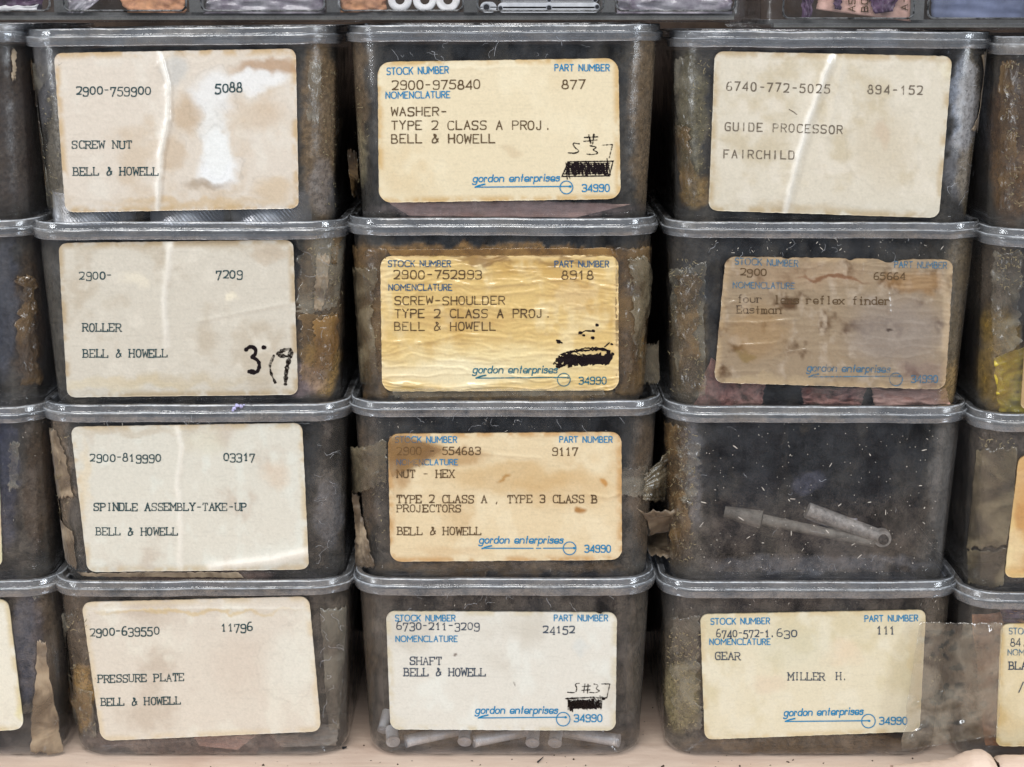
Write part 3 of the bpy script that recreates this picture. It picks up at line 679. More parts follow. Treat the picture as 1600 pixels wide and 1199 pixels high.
# A4 PRESSURE PLATE
l = Lab(B['A4'], [(127, 941), (483, 932), (502, 1143), (158, 1158)], 14, creases=[([(332, 934), (334, 985)], 5, .0003, .4), ([(140, 956), (300, 951), (480, 952)], 4, .00025, .4)], wr=(.00003, 50, 50))
l.paper(painter((216, 208, 194), (200, 188, 172), (224, 220, 206), 80, [(300, 955, 170, 4, .55, (208, 182, 126), .6), (450, 1040, 44, 60, .6, (226, 226, 214), .6), (380, 1040, 60, 60, .35, (204, 188, 172), .6)], edge=(212, 196, 166)), rad=15)
l.ink('typed_text', lambda k: (k.text('2900-639550', 141, 248, 994, 13, 'old', y1=991), k.text('11796', 346, 394.5, 987, 13, 'old', y1=985.5), k.text('PRESSURE PLATE', 153.5, 287, 1067, 11.5, y1=1064), k.text('BELL & HOWELL', 158, 282, 1103, 11.5, y1=1100.5)), 'green')

def gordon(k, x0, x1, yb, ax0, ax1, ay, cx, cy, r, nx0, nx1, ny, y1=None, cap=10.8, gap=None):
    k.text('gordon enterprises', x0, x1, yb, cap, 'prop', slant=.16, y1=y1, w=1.7)
    if gap: k.stroke([(ax0, ay), (gap, ay)], 1.5, .05); k.stroke([(gap + 5, ay), (gap + 12, ay)], 1.5, .05); k.stroke([(gap + 16, ay - .1), (ax1, ay - .4)], 1.5, .05)
    else: k.stroke([(ax0, ay + .6), ((ax0 + ax1) / 2, ay), (ax1, ay - .6)], 1.6, .05)
    k.stroke([(ax0, ay + .6), (ax0 + 7, ay - 2.2), (ax0 + 15, ay - 4)], 2.2, .1); k.dot(ax1, ay - .5, 1.9)
    k.circle(cx, cy, r, 1.4); k.text('34990', nx0, nx1, ny, 11, 'prop', w=1.7)
GORD = lambda **k: painter((230, 208, 164), (220, 192, 140), (236, 216, 172), **k)
# B1 WASHER
l = Lab(B['B1'], [(590, 97), (966, 91), (970, 311), (592, 317)], 21, creases=[([(600, 110), (760, 106), (950, 104)], 3, .00006, 0)], wr=(.00003, 40, 30))
l.paper(painter((232, 216, 182), (226, 206, 168), (238, 224, 192), 110, [(805, 234, 20, 11, .3, (190, 160, 120), .7), (720, 104, 110, 6, .35, (244, 234, 206), .6)], edge=(208, 170, 108), fine=.03), rad=20)
l.ink('printed_text', lambda k: (k.text('STOCK NUMBER', 605, 700.5, 117, 10.5, 'prop', y1=114.5), k.text('PART NUMBER', 867, 952, 111, 10, 'prop'), k.text('NOMENCLATURE', 603, 703, 154, 10, 'prop', y1=153)), 'blue')
l.ink('printed_logo', lambda k: gordon(k, 739, 873.5, 284.5, 742.5, 891, 292, 885, 293, 10, 910, 952, 299.5, y1=283), 'blue', 2)
l.ink('typed_text', lambda k: (k.text('2900-975840', 613, 750, 140, 13.5, 'mono', y1=139), k.text('877', 878, 914, 139, 13.5, 'mono'), k.text('WASHER-', 612, 698, 181, 13, 'mono'), k.text('TYPE 2 CLASS A PROJ.', 612, 860, 202.5, 13.3, 'mono'), k.text('BELL & HOWELL', 612, 773.5, 223.5, 13.3, 'mono')), 'brown', 3)
def f(k):
    k.stroke(chaikin([(905, 225), (894, 223), (898, 231), (906, 236), (899, 240), (888, 239)], False), 1.9, .4)
    k.stroke(chaikin([(922, 228), (934, 230), (925, 234), (936, 239), (928, 242), (917, 241)], False), 1.9, .4)
    k.stroke([(941, 227), (957, 226), (952, 247)], 1.8, .4)
    k.stroke([(920, 211), (923, 224)], 2.2, .4); k.stroke([(928, 210), (926, 225)], 2.2, .4); k.stroke([(913, 215), (934, 214)], 1.8, .4); k.stroke([(912, 221), (933, 219)], 1.8, .4)
l.ink('pen_figures', f, 'penworn', 5)
def f(k):
    k.stroke([(888, 253), (958, 252), (952, 275), (878, 276), (888, 253)], 1.8, .3)
    for q in range(2): k.scribble(889 - q, 247, 953, 281, 34, 1.5, -7, 2.2)
    k.scribble(886, 255, 944, 273, 30, 2.0, 3, 2.5)
    for q in range(6): k.stroke([(886 - q, 256 + q * 3.2), (953 - q, 255 + q * 3.3)], 1.4, .5)
l.ink('scribbled_out_pen_box', f, 'pen', 6)
# B2 SCREW-SHOULDER (golden, under wrinkled tape)
l = Lab(B['B2'], [(594, 400), (966, 398), (967, 610), (597, 612)], 22, wr=(.00040, 72, 10), mat=M_PAPERG,
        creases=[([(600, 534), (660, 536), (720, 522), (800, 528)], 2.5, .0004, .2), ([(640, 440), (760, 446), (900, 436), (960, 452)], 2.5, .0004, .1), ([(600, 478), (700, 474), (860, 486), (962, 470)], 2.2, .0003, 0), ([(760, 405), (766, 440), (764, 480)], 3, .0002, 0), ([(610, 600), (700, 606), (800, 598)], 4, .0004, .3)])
l.paper(painter((222, 190, 124), (206, 168, 98), (234, 212, 162), 70, [(780, 570, 220, 40, .75, (240, 222, 172), .7), (700, 585, 140, 26, .5, (246, 236, 204), .6), (755, 408, 50, 7, .7, (134, 96, 52), .5), (880, 410, 60, 6, .6, (140, 104, 60), .5), (900, 455, 60, 40, .35, (196, 148, 76), .7), (720, 500, 110, 20, .3, (190, 146, 80), .7)], edge=(236, 206, 150)), rad=18)
l.ink('printed_text', lambda k: (k.text('STOCK NUMBER', 607, 704, 417, 9.5, 'prop'), k.text('PART NUMBER', 867, 951, 417.5, 9.5, 'prop'), k.text('NOMENCLATURE', 607.5, 706, 454, 9.5, 'prop')), 'dblue')
l.ink('printed_logo', lambda k: gordon(k, 739, 870, 583, 744, 887.5, 590.5, 881, 593.5, 10, 905, 947, 600.5), 'teal', 2)
l.ink('typed_text', lambda k: (k.text('2900-752993', 616, 752, 436, 13, 'mono'), k.text('8918', 878, 926.5, 436.5, 13, 'mono'), k.text('SCREW-SHOULDER', 617, 788, 476, 12.5, 'mono'), k.text('TYPE 2 CLASS A PROJ.', 617, 860, 496.5, 12.8, 'mono'), k.text('BELL & HOWELL', 617, 774.5, 516.5, 12.8, 'mono')), 'brown', 3)
def f(k):
    for x, y, r in ((933, 508, 2.6), (907, 520, 3), (927, 517, 2.4), (912, 524, 2.2), (926, 528, 2.8), (873, 534, 3), (956, 538, 2)): k.dot(x, y, r)
    k.stroke([(904, 522), (915, 517), (929, 518)], 1.8, .5); k.stroke([(870, 532), (878, 536)], 2.4, .5)
    for q in range(5): k.scribble(874 + q, 552 + q, 950 - q * 2, 572 - q, 20, 5.0, 3, 3.0)
    k.stroke(chaikin([(866, 568), (880, 552), (920, 545), (950, 546), (952, 556), (930, 562), (890, 566), (874, 574)], False), 5, .5)
    k.stroke([(945, 542), (952, 536)], 2.2, .5)
l.ink('marker_blot', f, 'pen', 6)
# B3 NUT - HEX
l = Lab(B['B3'], [(606, 678), (971, 675), (972, 875), (610, 878)], 23, creases=[([(915, 772), (950, 778), (972, 770)], 2.5, .0003, 0), ([(720, 705), (790, 712), (850, 716)], 2.2, .0002, 0)], wr=(.00006, 60, 18))
l.paper(painter((226, 206, 168), (214, 188, 146), (232, 216, 182), 80, [(800, 745, 130, 26, .55, (200, 164, 108), .5), (880, 765, 90, 34, .45, (204, 168, 114), .5), (700, 712, 70, 16, .7, (176, 136, 84), .5), (645, 705, 50, 26, .8, (160, 124, 80), .5), (622, 735, 20, 40, .7, (170, 130, 82), .6), (905, 797, 12, 8, .9, (164, 110, 42), .5), (936, 758, 7, 8, .8, (190, 130, 50), .5), (790, 748, 14, 3, .8, (176, 130, 66), .5), (700, 860, 60, 10, .3, (200, 160, 110), .7)], edge=(196, 150, 92)), rad=17)
l.ink('printed_text', lambda k: (k.text('STOCK NUMBER', 618, 713.5, 691.7, 9.2, 'prop'), k.text('PART NUMBER', 874.5, 956.5, 691.5, 9.2, 'prop'), k.text('NOMENCLATURE', 620, 715, 726.7, 8.5, 'prop')), 'blue')
l.ink('printed_logo', lambda k: gordon(k, 749, 879, 849, 753, 897, 857, 890, 857, 10, 914, 954, 863.2, gap=833), 'blue', 2)
l.ink('typed_text', lambda k: (k.text('2900 - 554683', 620.5, 750, 710.6, 11.5), k.text('9117', 863.5, 902.5, 712, 12), k.text('NUT - HEX', 620.5, 709.5, 746.5, 11.8), k.text('TYPE 2 CLASS A , TYPE 3 CLASS B', 620.5, 932.5, 786, 11.8), k.text('PROJECTORS', 620.5, 719.5, 800, 11), k.text('BELL & HOWELL', 621.5, 751.5, 836, 11.8)), 'brown', 3)
# B4 SHAFT
l = Lab(B['B4'], [(603, 955), (964, 957), (962, 1142), (610, 1140)], 24, wr=(.00003, 60, 60))
l.paper(painter((220, 218, 208), (206, 202, 190), (226, 228, 220), 90, [(910, 1010, 18, 16, .3, (196, 208, 212), .6), (712, 1023, 4, 2.6, .8, (90, 70, 60), .5), (806, 1064, 1.6, 1.6, .9, (90, 80, 70), .5), (620, 1125, 20, 14, .4, (214, 206, 184), .6)], edge=(206, 196, 168), fine=.03), rad=14, notch=[(.96, .012, 3.5)])
l.ink('printed_text', lambda k: (k.text('STOCK NUMBER', 618, 711, 970.7, 9.3, 'prop'), k.text('PART NUMBER', 866, 949.5, 970.5, 9.3, 'prop'), k.text('NOMENCLATURE', 618.5, 714.5, 1003, 9, 'prop')), 'blue')
l.ink('printed_logo', lambda k: gordon(k, 743, 870.5, 1115, 747.5, 884, 1121.5, 880, 1124, 10.6, 897.5, 940.5, 1128), 'blue', 2)
l.ink('typed_text', lambda k: (k.text('6730-211-3209', 620, 748.5, 984, 12.5, 'old'), k.text('24152', 849, 897.5, 989, 12, 'old'), k.text('SHAFT', 641, 689.5, 1039, 11.8), k.text('BELL & HOWELL', 632, 758.5, 1056.5, 11.8)), 'slate', 3)
def f(k):
    k.stroke(chaikin([(905, 1068), (898, 1069), (902, 1076), (899, 1083), (887, 1082)], False), 1.6, .4); k.stroke(chaikin([(928, 1069), (936, 1071), (930, 1076), (938, 1080), (930, 1083), (921, 1082)], False), 1.6, .4)
    k.stroke([(940, 1069), (953, 1069), (948, 1091)], 1.7, .4); k.stroke([(914, 1069), (912, 1082)], 1.8, .3); k.stroke([(919, 1069), (918, 1083)], 1.8, .3); k.stroke([(910, 1073), (923, 1072)], 1.5); k.stroke([(909, 1079), (922, 1078)], 1.5)
    for q in range(4): k.scribble(892 - q, 1089 + q, 942 - q, 1112 - q, 26, 1.6, -5, 2.2)
    k.stroke([(884, 1092), (925, 1090), (946, 1091)], 2.4, .5)
l.ink('pen_figures_and_blot', f, 'penworn', 6)
def f(k):
    for q in range(4): k.scribble(893, 1092 + q, 925 + q * 3, 1109, 18, 2.6, -2, 2.0)
    k.dot(943, 1092, 2.4)
l.ink('marker_blot', f, 'pen', 7)
# C1 GUIDE PROCESSOR
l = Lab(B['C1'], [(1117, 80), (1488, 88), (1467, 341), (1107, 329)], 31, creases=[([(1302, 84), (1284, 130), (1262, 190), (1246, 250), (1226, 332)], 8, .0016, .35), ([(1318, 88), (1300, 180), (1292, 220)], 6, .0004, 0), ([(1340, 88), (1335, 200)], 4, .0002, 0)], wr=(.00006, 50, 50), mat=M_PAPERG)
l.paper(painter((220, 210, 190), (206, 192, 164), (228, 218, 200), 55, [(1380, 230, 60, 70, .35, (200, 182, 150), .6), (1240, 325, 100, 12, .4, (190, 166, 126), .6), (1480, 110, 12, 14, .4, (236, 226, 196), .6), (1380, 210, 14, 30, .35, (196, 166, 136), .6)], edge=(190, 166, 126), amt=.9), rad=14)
l.ink('typed_text', lambda k: (k.text('6740-772-5025', 1135.5, 1296, 141, 13, 'mono', y1=146, fill=.58), k.text('894-152', 1356, 1441, 146, 13, 'mono', y1=148, fill=.58), k.text('GUIDE PROCESSOR', 1133, 1316, 204, 12.5, 'mono', y1=209, fill=.62), k.text('FAIRCHILD', 1131, 1240.5, 246.5, 12.5, 'mono', y1=249, fill=.62), k.stroke([(1233, 171), (1240, 175), (1245, 179)], 1.2)), 'grey')
# C2 faded finder label
l = Lab(B['C2'], [(1134, 401), (1490, 406), (1477, 609), (1115, 598)], 32, wr=(.00022, 90, 13), mat=M_PAPERG,
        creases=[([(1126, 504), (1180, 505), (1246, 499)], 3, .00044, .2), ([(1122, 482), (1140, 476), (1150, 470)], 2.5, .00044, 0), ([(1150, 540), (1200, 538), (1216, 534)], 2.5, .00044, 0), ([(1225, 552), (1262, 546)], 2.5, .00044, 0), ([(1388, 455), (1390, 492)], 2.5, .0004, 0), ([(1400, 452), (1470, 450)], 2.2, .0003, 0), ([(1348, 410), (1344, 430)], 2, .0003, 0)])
l.paper(painter((156, 136, 110), (118, 96, 72), (172, 154, 132), 34, [(1400, 520, 90, 70, .75, (144, 132, 122), .6), (1180, 520, 60, 50, .5, (162, 128, 82), .6), (1250, 430, 130, 26, .45, (170, 142, 112), .6), (1430, 440, 60, 20, .6, (154, 116, 70), .5), (1300, 436, 60, 4, .8, (120, 76, 44), .5), (1160, 555, 20, 10, .6, (126, 102, 50), .5), (1440, 585, 40, 26, .45, (130, 108, 104), .6), (1200, 596, 100, 10, .6, (186, 164, 130), .6), (1480, 500, 10, 100, .6, (192, 170, 140), .6), (1388, 521, 6, 5, .9, (60, 44, 36), .5)], edge=(186, 160, 124), amt=1.5, fine=.09), rad=15, edge=0.9, notch=[(.25, .02, 2), (.74, .05, 6), (.55, .02, 3)])
l.ink('printed_text', lambda k: (k.text('STOCK NUMBER', 1149, 1246.5, 413, 9.8, 'prop', y1=417), k.text('PART NUMBER', 1398, 1479, 418, 9.5, 'prop', y1=419.5), k.text('NOMENCLATURE', 1145.5, 1241, 450, 9, 'prop', y1=451.5)), 'fblue')
l.ink('printed_logo', lambda k: gordon(k, 1261, 1390, 580, 1264, 1406, 588.5, 1400, 593, 10, 1424.5, 1465, 598, y1=582), 'fblue', 2)
l.ink('typed_text', lambda k: (k.text('2900', 1157, 1197, 430, 12, 'old', y1=431), k.text('65664', 1366, 1414, 437, 10.5), k.text('lens reflex finder', 1210, 1390, 474, 11.5, y1=476), k.text('tman', 1180, 1219.5, 490, 11.5)), 'brown', 3)
l.ink('rubbed_typed_text', lambda k: (k.text('four', 1152, 1190, 472.5, 11.5, y1=473), k.text('Eas', 1152, 1178, 489.5, 11.5)), 'faint', 4)
# C4 GEAR
l = Lab(B['C4'], [(1094, 960), (1447, 953), (1437, 1143), (1101, 1156)], 34, wr=(.00003, 50, 50))
l.paper(painter((222, 214, 188), (212, 202, 170), (226, 220, 198), 70, [(1318, 1020, 30, 24, .3, (222, 190, 156), .6), (1200, 1070, 30, 18, .25, (214, 184, 160), .6), (1430, 1050, 14, 90, .45, (204, 184, 140), .5), (1240, 1010, 70, 40, .35, (206, 206, 184), .6)], edge=(208, 190, 150), fine=.035), rad=12)
l.ink('printed_text', lambda k: (k.text('STOCK NUMBER', 1111, 1202.5, 976, 9.3, 'prop', y1=975), k.text('PART NUMBER', 1351.5, 1434, 971.5, 9.3, 'prop', y1=970.5), k.text('NOMENCLATURE', 1109, 1203.5, 1007.5, 9, 'prop')), 'blue')
l.ink('printed_logo', lambda k: gordon(k, 1225, 1348, 1119, 1227, 1358, 1127, 1357, 1127, 10.6, 1374.5, 1417, 1132, y1=1116.5), 'blue', 2)
l.ink('typed_text', lambda k: (k.text('6740-572-1', 1120, 1202, 995.5, 12, 'old', y1=995), k.text('.630', 1203, 1245, 995, 12, 'old'), k.text('111', 1371, 1398, 991, 12), k.text('GEAR', 1118, 1156, 1031, 11.5), k.text('MILLER', 1232, 1288, 1063, 11.5), k.text('H.', 1307, 1323, 1062.5, 11.5)), 'slate', 3)
# labels cut by the edges of the picture
l = Lab(B['D3'], [(1592, 712), (1925, 706), (1915, 898), (1569, 903)], 43, wr=(.0002, 60, 20), mat=M_PAPERG)
l.paper(painter((214, 176, 118), (196, 150, 92), (226, 196, 146), 40, [(1580, 860, 30, 34, .5, (236, 222, 180), .5), (1595, 760, 20, 60, .5, (190, 140, 84), .6)], edge=(220, 190, 130)), rad=13, n=160, m=90)
l = Lab(B['D4'], [(1564, 975), (1895, 972), (1885, 1160), (1556, 1167)], 44, wr=(.00006, 60, 40))
l.paper(painter((222, 208, 172), (208, 188, 140), (228, 216, 186), 50, [(1575, 1130, 30, 24, .35, (214, 184, 130), .6)], edge=(206, 178, 120)), rad=12, n=160, m=90)
l.ink('printed_text', lambda k: (k.text('STOCK NUMBER', 1577, 1668, 991, 9.3, 'prop'), k.text('NOMENCLATURE', 1575, 1669, 1024, 9, 'prop')), 'fblue')
l.ink('typed_text', lambda k: (k.text('84.', 1579, 1603, 1010, 12, 'mono'), k.text('BLA', 1577, 1604, 1046, 11.5), k.stroke([(1599, 1066), (1592, 1082)], 1.6)), 'slate', 3)
l = Lab(B['L4'], [(-330, 940), (13, 936), (38, 1140), (-300, 1158)], 54, wr=(.00004, 60, 60))
l.paper(painter((226, 222, 206), (212, 206, 190), (232, 230, 218), 70, [(36, 1080, 8, 60, .5, (222, 214, 160), .5)], edge=(206, 190, 150)), rad=16, n=160, m=90)
l = Lab(B['L3'], [(-350, 690), (-4, 684), (4, 886), (-330, 896)], 53, wr=(.00004, 60, 60))
l.paper(painter((214, 206, 170), (200, 190, 150), (220, 212, 180), 70, [], edge=(206, 190, 150)), rad=14, n=120, m=70)
l = Lab(B['D2'], [(1604, 500), (1930, 498), (1920, 620), (1594, 640)], 42, wr=(.0001, 60, 30))
l.paper(painter((196, 166, 122), (176, 142, 96), (206, 180, 136), 50, [], edge=(180, 150, 100)), rad=10, n=120, m=70)

# ------------------------------------------------------------------ old adhesive tape on the box walls
tape(B['A1'], [(46, 100), (44, 130), (40, 165)], [(66, 92), (80, 120), (84, 165)], M_TBRN, 1, wr=.0012, lab='wrinkled yellowed tape stub')
tape(B['A1'], [(42, 192), (46, 215), (54, 250), (60, 280)], [(66, 192), (76, 225), (80, 260), (76, 292)], M_TBRN, 2, wr=.0008)
tape(B['A1'], [(56, 292), (62, 322)], [(86, 290), (90, 325)], M_TCLR, 3, wr=.001)
tape(B['A1'], [(483, 95), (481, 140), (478, 190)], [(502, 95), (500, 140), (496, 191)], M_TCLR, 4, wr=.0005)
tape(B['A1'], [(60, 100), (68, 210), (84, 330)], [(100, 100), (112, 200), (120, 330)], M_TCLR, 5, wr=.0003)
tape(B['A2'], [(466, 360), (468, 400), (466, 470), (470, 490)], [(538, 352), (534, 400), (530, 450), (524, 478)], M_TCLR, 6, wr=.0008, jag=.12)
tape(B['A2'], [(494, 400), (492, 440), (489, 484)], [(514, 398), (510, 440), (500, 485)], M_TOPQ, 7, wr=.0009)
tape(B['A2'], [(516, 350), (518, 380), (516, 410)], [(536, 348), (530, 380), (524, 416)], M_TBRN, 8, wr=.001, jag=.12)
tape(B['A2'], [(470, 492), (472, 540), (470, 596)], [(530, 486), (528, 540), (516, 588)], M_TBRN, 9, wr=.0007, jag=.07)
tape(B['A2'], [(492, 500), (490, 550), (488, 585)], [(524, 492), (524, 540), (512, 575)], M_TAMB, 10, off=.0011, wr=.0007, jag=.12)
tape(B['A3'], [(67, 672), (74, 720), (84, 778)], [(90, 670), (104, 712), (116, 775)], M_TOPQ, 11, wr=.0005, jag=.05, lab='tan torn tape strip')
tape(B['A3'], [(84, 782), (90, 830), (94, 872)], [(110, 784), (116, 830), (122, 888)], M_TOPQ, 12, wr=.0005, jag=.05)
tape(B['A3'], [(122, 893), (130, 899)], [(374, 893), (380, 903)], M_TOPQ, 13, wr=.0004, jag=.03, n=60, m=10, jagt=.008)
tape(B['A4'], [(100, 960), (108, 1010), (122, 1080), (134, 1150)], [(126, 955), (138, 1010), (146, 1080), (150, 1150)], M_TCLR, 14, wr=.0012, jag=.08)
tape(B['A4'], [(116, 1080), (124, 1110), (134, 1140)], [(140, 1078), (146, 1110), (150, 1142)], M_TBRN, 15, off=.001, wr=.0014, jag=.1)
tape(B['A4'], [(500, 950), (505, 1050), (512, 1140)], [(540, 950), (536, 1050), (528, 1140)], M_TCLR, 16, wr=.0002)
tape(B['B1'], [(540, 235), (541, 270), (545, 305)], [(550, 240), (560, 275), (578, 318)], M_TBRN, 17, wr=.0005, lift=.002, liftside=-1)
tape(B['B2'], [(548, 386), (550, 450), (556, 540), (566, 622)], [(604, 386), (600, 450), (600, 540), (606, 620)], M_TBRN, 18, wr=.0007, jag=.015)
tape(B['B2'], [(556, 420), (560, 500), (566, 600)], [(590, 416), (584, 500), (594, 600)], M_TGRY, 19, off=.001, wr=.0007, jag=.12)
tape(B['B2'], [(960, 386), (962, 450), (962, 540), (960, 616)], [(1026, 386), (1022, 450), (1014, 540), (1004, 616)], M_TBRN, 20, wr=.0009, jag=.02)
tape(B['B2'], [(980, 405), (986, 450), (984, 500), (988, 560)], [(1004, 400), (1000, 450), (1004, 500), (998, 560)], M_TGRY, 21, off=.001, wr=.0010, jag=.2)
tape(B['B2'], [(604, 390), (612, 401)], [(958, 388), (960, 400)], M_TAMB, 22, wr=.0006, jag=.02, n=80, m=12, jagt=.006)
tape(B['B2'], [(612, 608), (618, 621)], [(942, 606), (944, 618)], M_TCLR, 23, off=.0009, wr=.0006, jag=.02, n=80, m=12, jagt=.006)
tape(B['B2'], [(1006, 540), (1010, 565), (1006, 600)], [(1018, 536), (1020, 560), (1014, 598)], M_TGRY, 24, wr=.0002, jag=.004, lift=.008, lab='torn tape flap standing off the wall')
tape(B['B3'], [(548, 700), (549, 740), (553, 772)], [(606, 686), (606, 720), (604, 752)], M_TGRY, 25, off=.0012, wr=.0008, jag=.04, lift=.002, liftside=-1, lab='brownish tape flap peeling off')
tape(B['B3'], [(556, 772), (562, 830), (568, 888)], [(564, 775), (574, 830), (588, 884)], M_TOPQ, 26, wr=.001, jag=.1, lift=.003, liftside=-1)
tape(B['B3'], [(970, 732), (971, 772)], [(1010, 728), (1008, 776)], M_TCLR, 27, wr=.0006, jag=.05)
tape(B['B3'], [(1004, 740), (1002, 780)], [(1024, 700), (1022, 782)], M_TGRY, 28, off=.001, wr=.001, jag=.1, lift=.004)
tape(B['B3'], [(996, 796), (994, 825), (1010, 862)], [(1014, 792), (1016, 830), (1014, 872)], M_TOPQ, 29, wr=.0008, jag=.1, lift=.010, lab='crumpled tape flap curling away')
tape(B['B3'], [(608, 682), (607, 715), (612, 745)], [(640, 682), (690, 700), (664, 722)], M_TAMB, 30, off=.0011, wr=.0003, jag=.03)
tape(B['C1'], [(1056, 95), (1056, 140), (1062, 192)], [(1084, 85), (1085, 140), (1088, 195)], M_TCLR, 31, wr=.0005, jag=.03)
tape(B['C1'], [(1058, 195), (1062, 250), (1068, 320)], [(1078, 198), (1084, 250), (1090, 318)], M_TBRN, 32, wr=.0008, jag=.12)
tape(B['C1'], [(1532, 85), (1524, 150), (1516, 200)], [(1548, 80), (1542, 150), (1534, 205)], M_TOPQ, 33, wr=.0003, jag=.03)
tape(B['C2'], [(1050, 420), (1052, 500), (1062, 620)], [(1104, 410), (1100, 500), (1104, 620)], M_TCLR, 34, wr=.0013, jag=.1)
tape(B['C2'], [(1060, 430), (1064, 520), (1070, 615)], [(1094, 430), (1090, 520), (1094, 610)], M_TBRN, 35, off=.001, wr=.0012, jag=.18)
tape(B['C3'], [(1042, 660), (1044, 760), (1056, 880)], [(1076, 665), (1074, 760), (1084, 870)], M_TBRN, 36, wr=.0013, jag=.12)
tape(B['C3'], [(1062, 700), (1066, 780)], [(1092, 690), (1084, 790)], M_TCLR, 37, wr=.0016, jag=.25)
tape(B['C4'], [(1048, 965), (1050, 1040), (1060, 1140)], [(1094, 960), (1090, 1060), (1094, 1140)], M_TCLR, 38, wr=.0016, jag=.2)
#tape(B['C4'], [(1446, 975), (1436, 1060), (1412, 1150)], [(1492, 970), (1484, 1060), (1472, 1150)], M_TGRY, 39, off=.0011, wr=.0005, jag=.03, lab='wide grey tape wrapped round the corner')
tape(B['C4'], [(1462, 1080), (1458, 1140)], [(1480, 1075), (1474, 1145)], M_TBRN, 40, off=.0017, wr=.0016, jag=.2)
tape(B['D3'], [(1528, 700), (1520, 780), (1513, 855)], [(1590, 700), (1584, 780), (1572, 852)], M_TGRY, 41, wr=.0003, jag=.02)
tape(B['D3'], [(1513, 860), (1514, 912)], [(1572, 856), (1568, 915)], M_TGRY, 42, wr=.0003, jag=.02)
tape(B['D1'], [(1566, 100), (1562, 220), (1562, 330)], [(1590, 95), (1592, 220), (1588, 335)], M_TBRN, 43, wr=.0010, jag=.12)
tape(B['D2'], [(1556, 395), (1550, 480), (1556, 560)], [(1598, 390), (1592, 480), (1592, 540)], M_TCLR, 44, wr=.0014, jag=.12)
tape(B['D4'], [(1508, 972), (1500, 1060), (1506, 1150)], [(1566, 972), (1558, 1060), (1556, 1150)], M_TCLR, 45, wr=.0009, jag=.03)
tape(B['L4'], [(58, 1000), (56, 1060), (50, 1120), (48, 1172)], [(66, 1000), (72, 1060), (82, 1120), (92, 1176)], M_TOPQ, 46, wr=.0008, jag=.05, lift=.004, lab='long brown tape flap hanging down')
tape(B['L4'], [(48, 905), (50, 935)], [(70, 900), (68, 932)], M_TCLR, 47, wr=.001, jag=.1)
tape(B['L4'], [(36, 1100), (36, 1114)], [(54, 1100), (54, 1112)], M_TCLR, 48, wr=.0002, jag=.02)
tape(B['L3'], [(16, 690), (15, 765)], [(30, 690), (28, 762)], M_TCLR, 49, wr=.0008, jag=.08)
tape(B['L1'], [(17, 80), (18, 127)], [(24, 78), (23, 120)], M_TOPQ, 50, wr=.0004, jag=.05)
tape(B['L2'], [(30, 430), (30, 500), (34, 600)], [(52, 430), (56, 500), (60, 600)], M_TBRN, 51, wr=.0014, jag=.2)
flecks(B['C3'], 190, 5, (1095, 660, 1470, 895), 1.35); flecks(B['C2'], 60, 6, (1100, 370, 1480, 400)); flecks(B['A3'], 30, 7, (90, 650, 520, 664)); flecks(B['B3'], 36, 8, (580, 650, 1000, 674), .7)
flecks(B['C1'], 24, 9, (1070, 60, 1500, 80), .7); flecks(B['A2'], 30, 10, (80, 362, 500, 374), .7); flecks(B['B4'], 22, 11, (600, 925, 980, 952), .7); flecks(B['C4'], 40, 12, (1050, 930, 1480, 955), .6); flecks(B['L3'], 20, 13, (2, 660, 70, 880), .7)

def crust(b, n, reg, seed, L=4.0, w=.55, mat=None):
    """squiggles of dried glue and scratches on the wall"""
    rng = np.random.RandomState(seed); mb = MB(); x0, y0, x1, y1 = reg
    pts = np.stack([x0 + rng.rand(n) * (x1 - x0), y0 + rng.rand(n) * (y1 - y0)], 1); ut = b.ut(pts)
    for i in range(n):
        u, t = ut[i]; e = 1e-3
        p0 = np.array(proj(b.pt(u, t))); pu = np.array(proj(b.pt(u + e, t))); pt_ = np.array(proj(b.pt(u, t + e)))
        M = np.stack([(pu - p0) / e, (pt_ - p0) / e], 1)
        if abs(np.linalg.det(M)) < 4000: continue
        Mi = np.linalg.inv(M); k = 6; ang = rng.rand() * 6.28; P = [np.zeros(2)]; ln = L * (.4 + rng.rand() ** 2)
        for q in range(k - 1): ang += rng.randn() * .7; P.append(P[-1] + ln / k * np.array([math.cos(ang), math.sin(ang)]))
        r = ribbon(np.array(P), w * (.5 + rng.rand()), rng, .5)
        if r is None: continue
        V, F = r; d = V @ Mi.T; W3 = b.pt(u + d[:, 0], np.clip(t + d[:, 1], .01, .98), .0010 + .0004 * rng.rand())
        mb.add(W3, F)
    o = mb.done('dried_glue', mat or M_GLUE, b.root, b.loc, smooth=True); o['kind'] = 'stuff'; return o
M_GLUE = flat('dried_glue', (150, 138, 108), .3, 0, 300, .3, coat=.6)
M_SCR = flat('scratch_white', (170, 172, 178), .5)
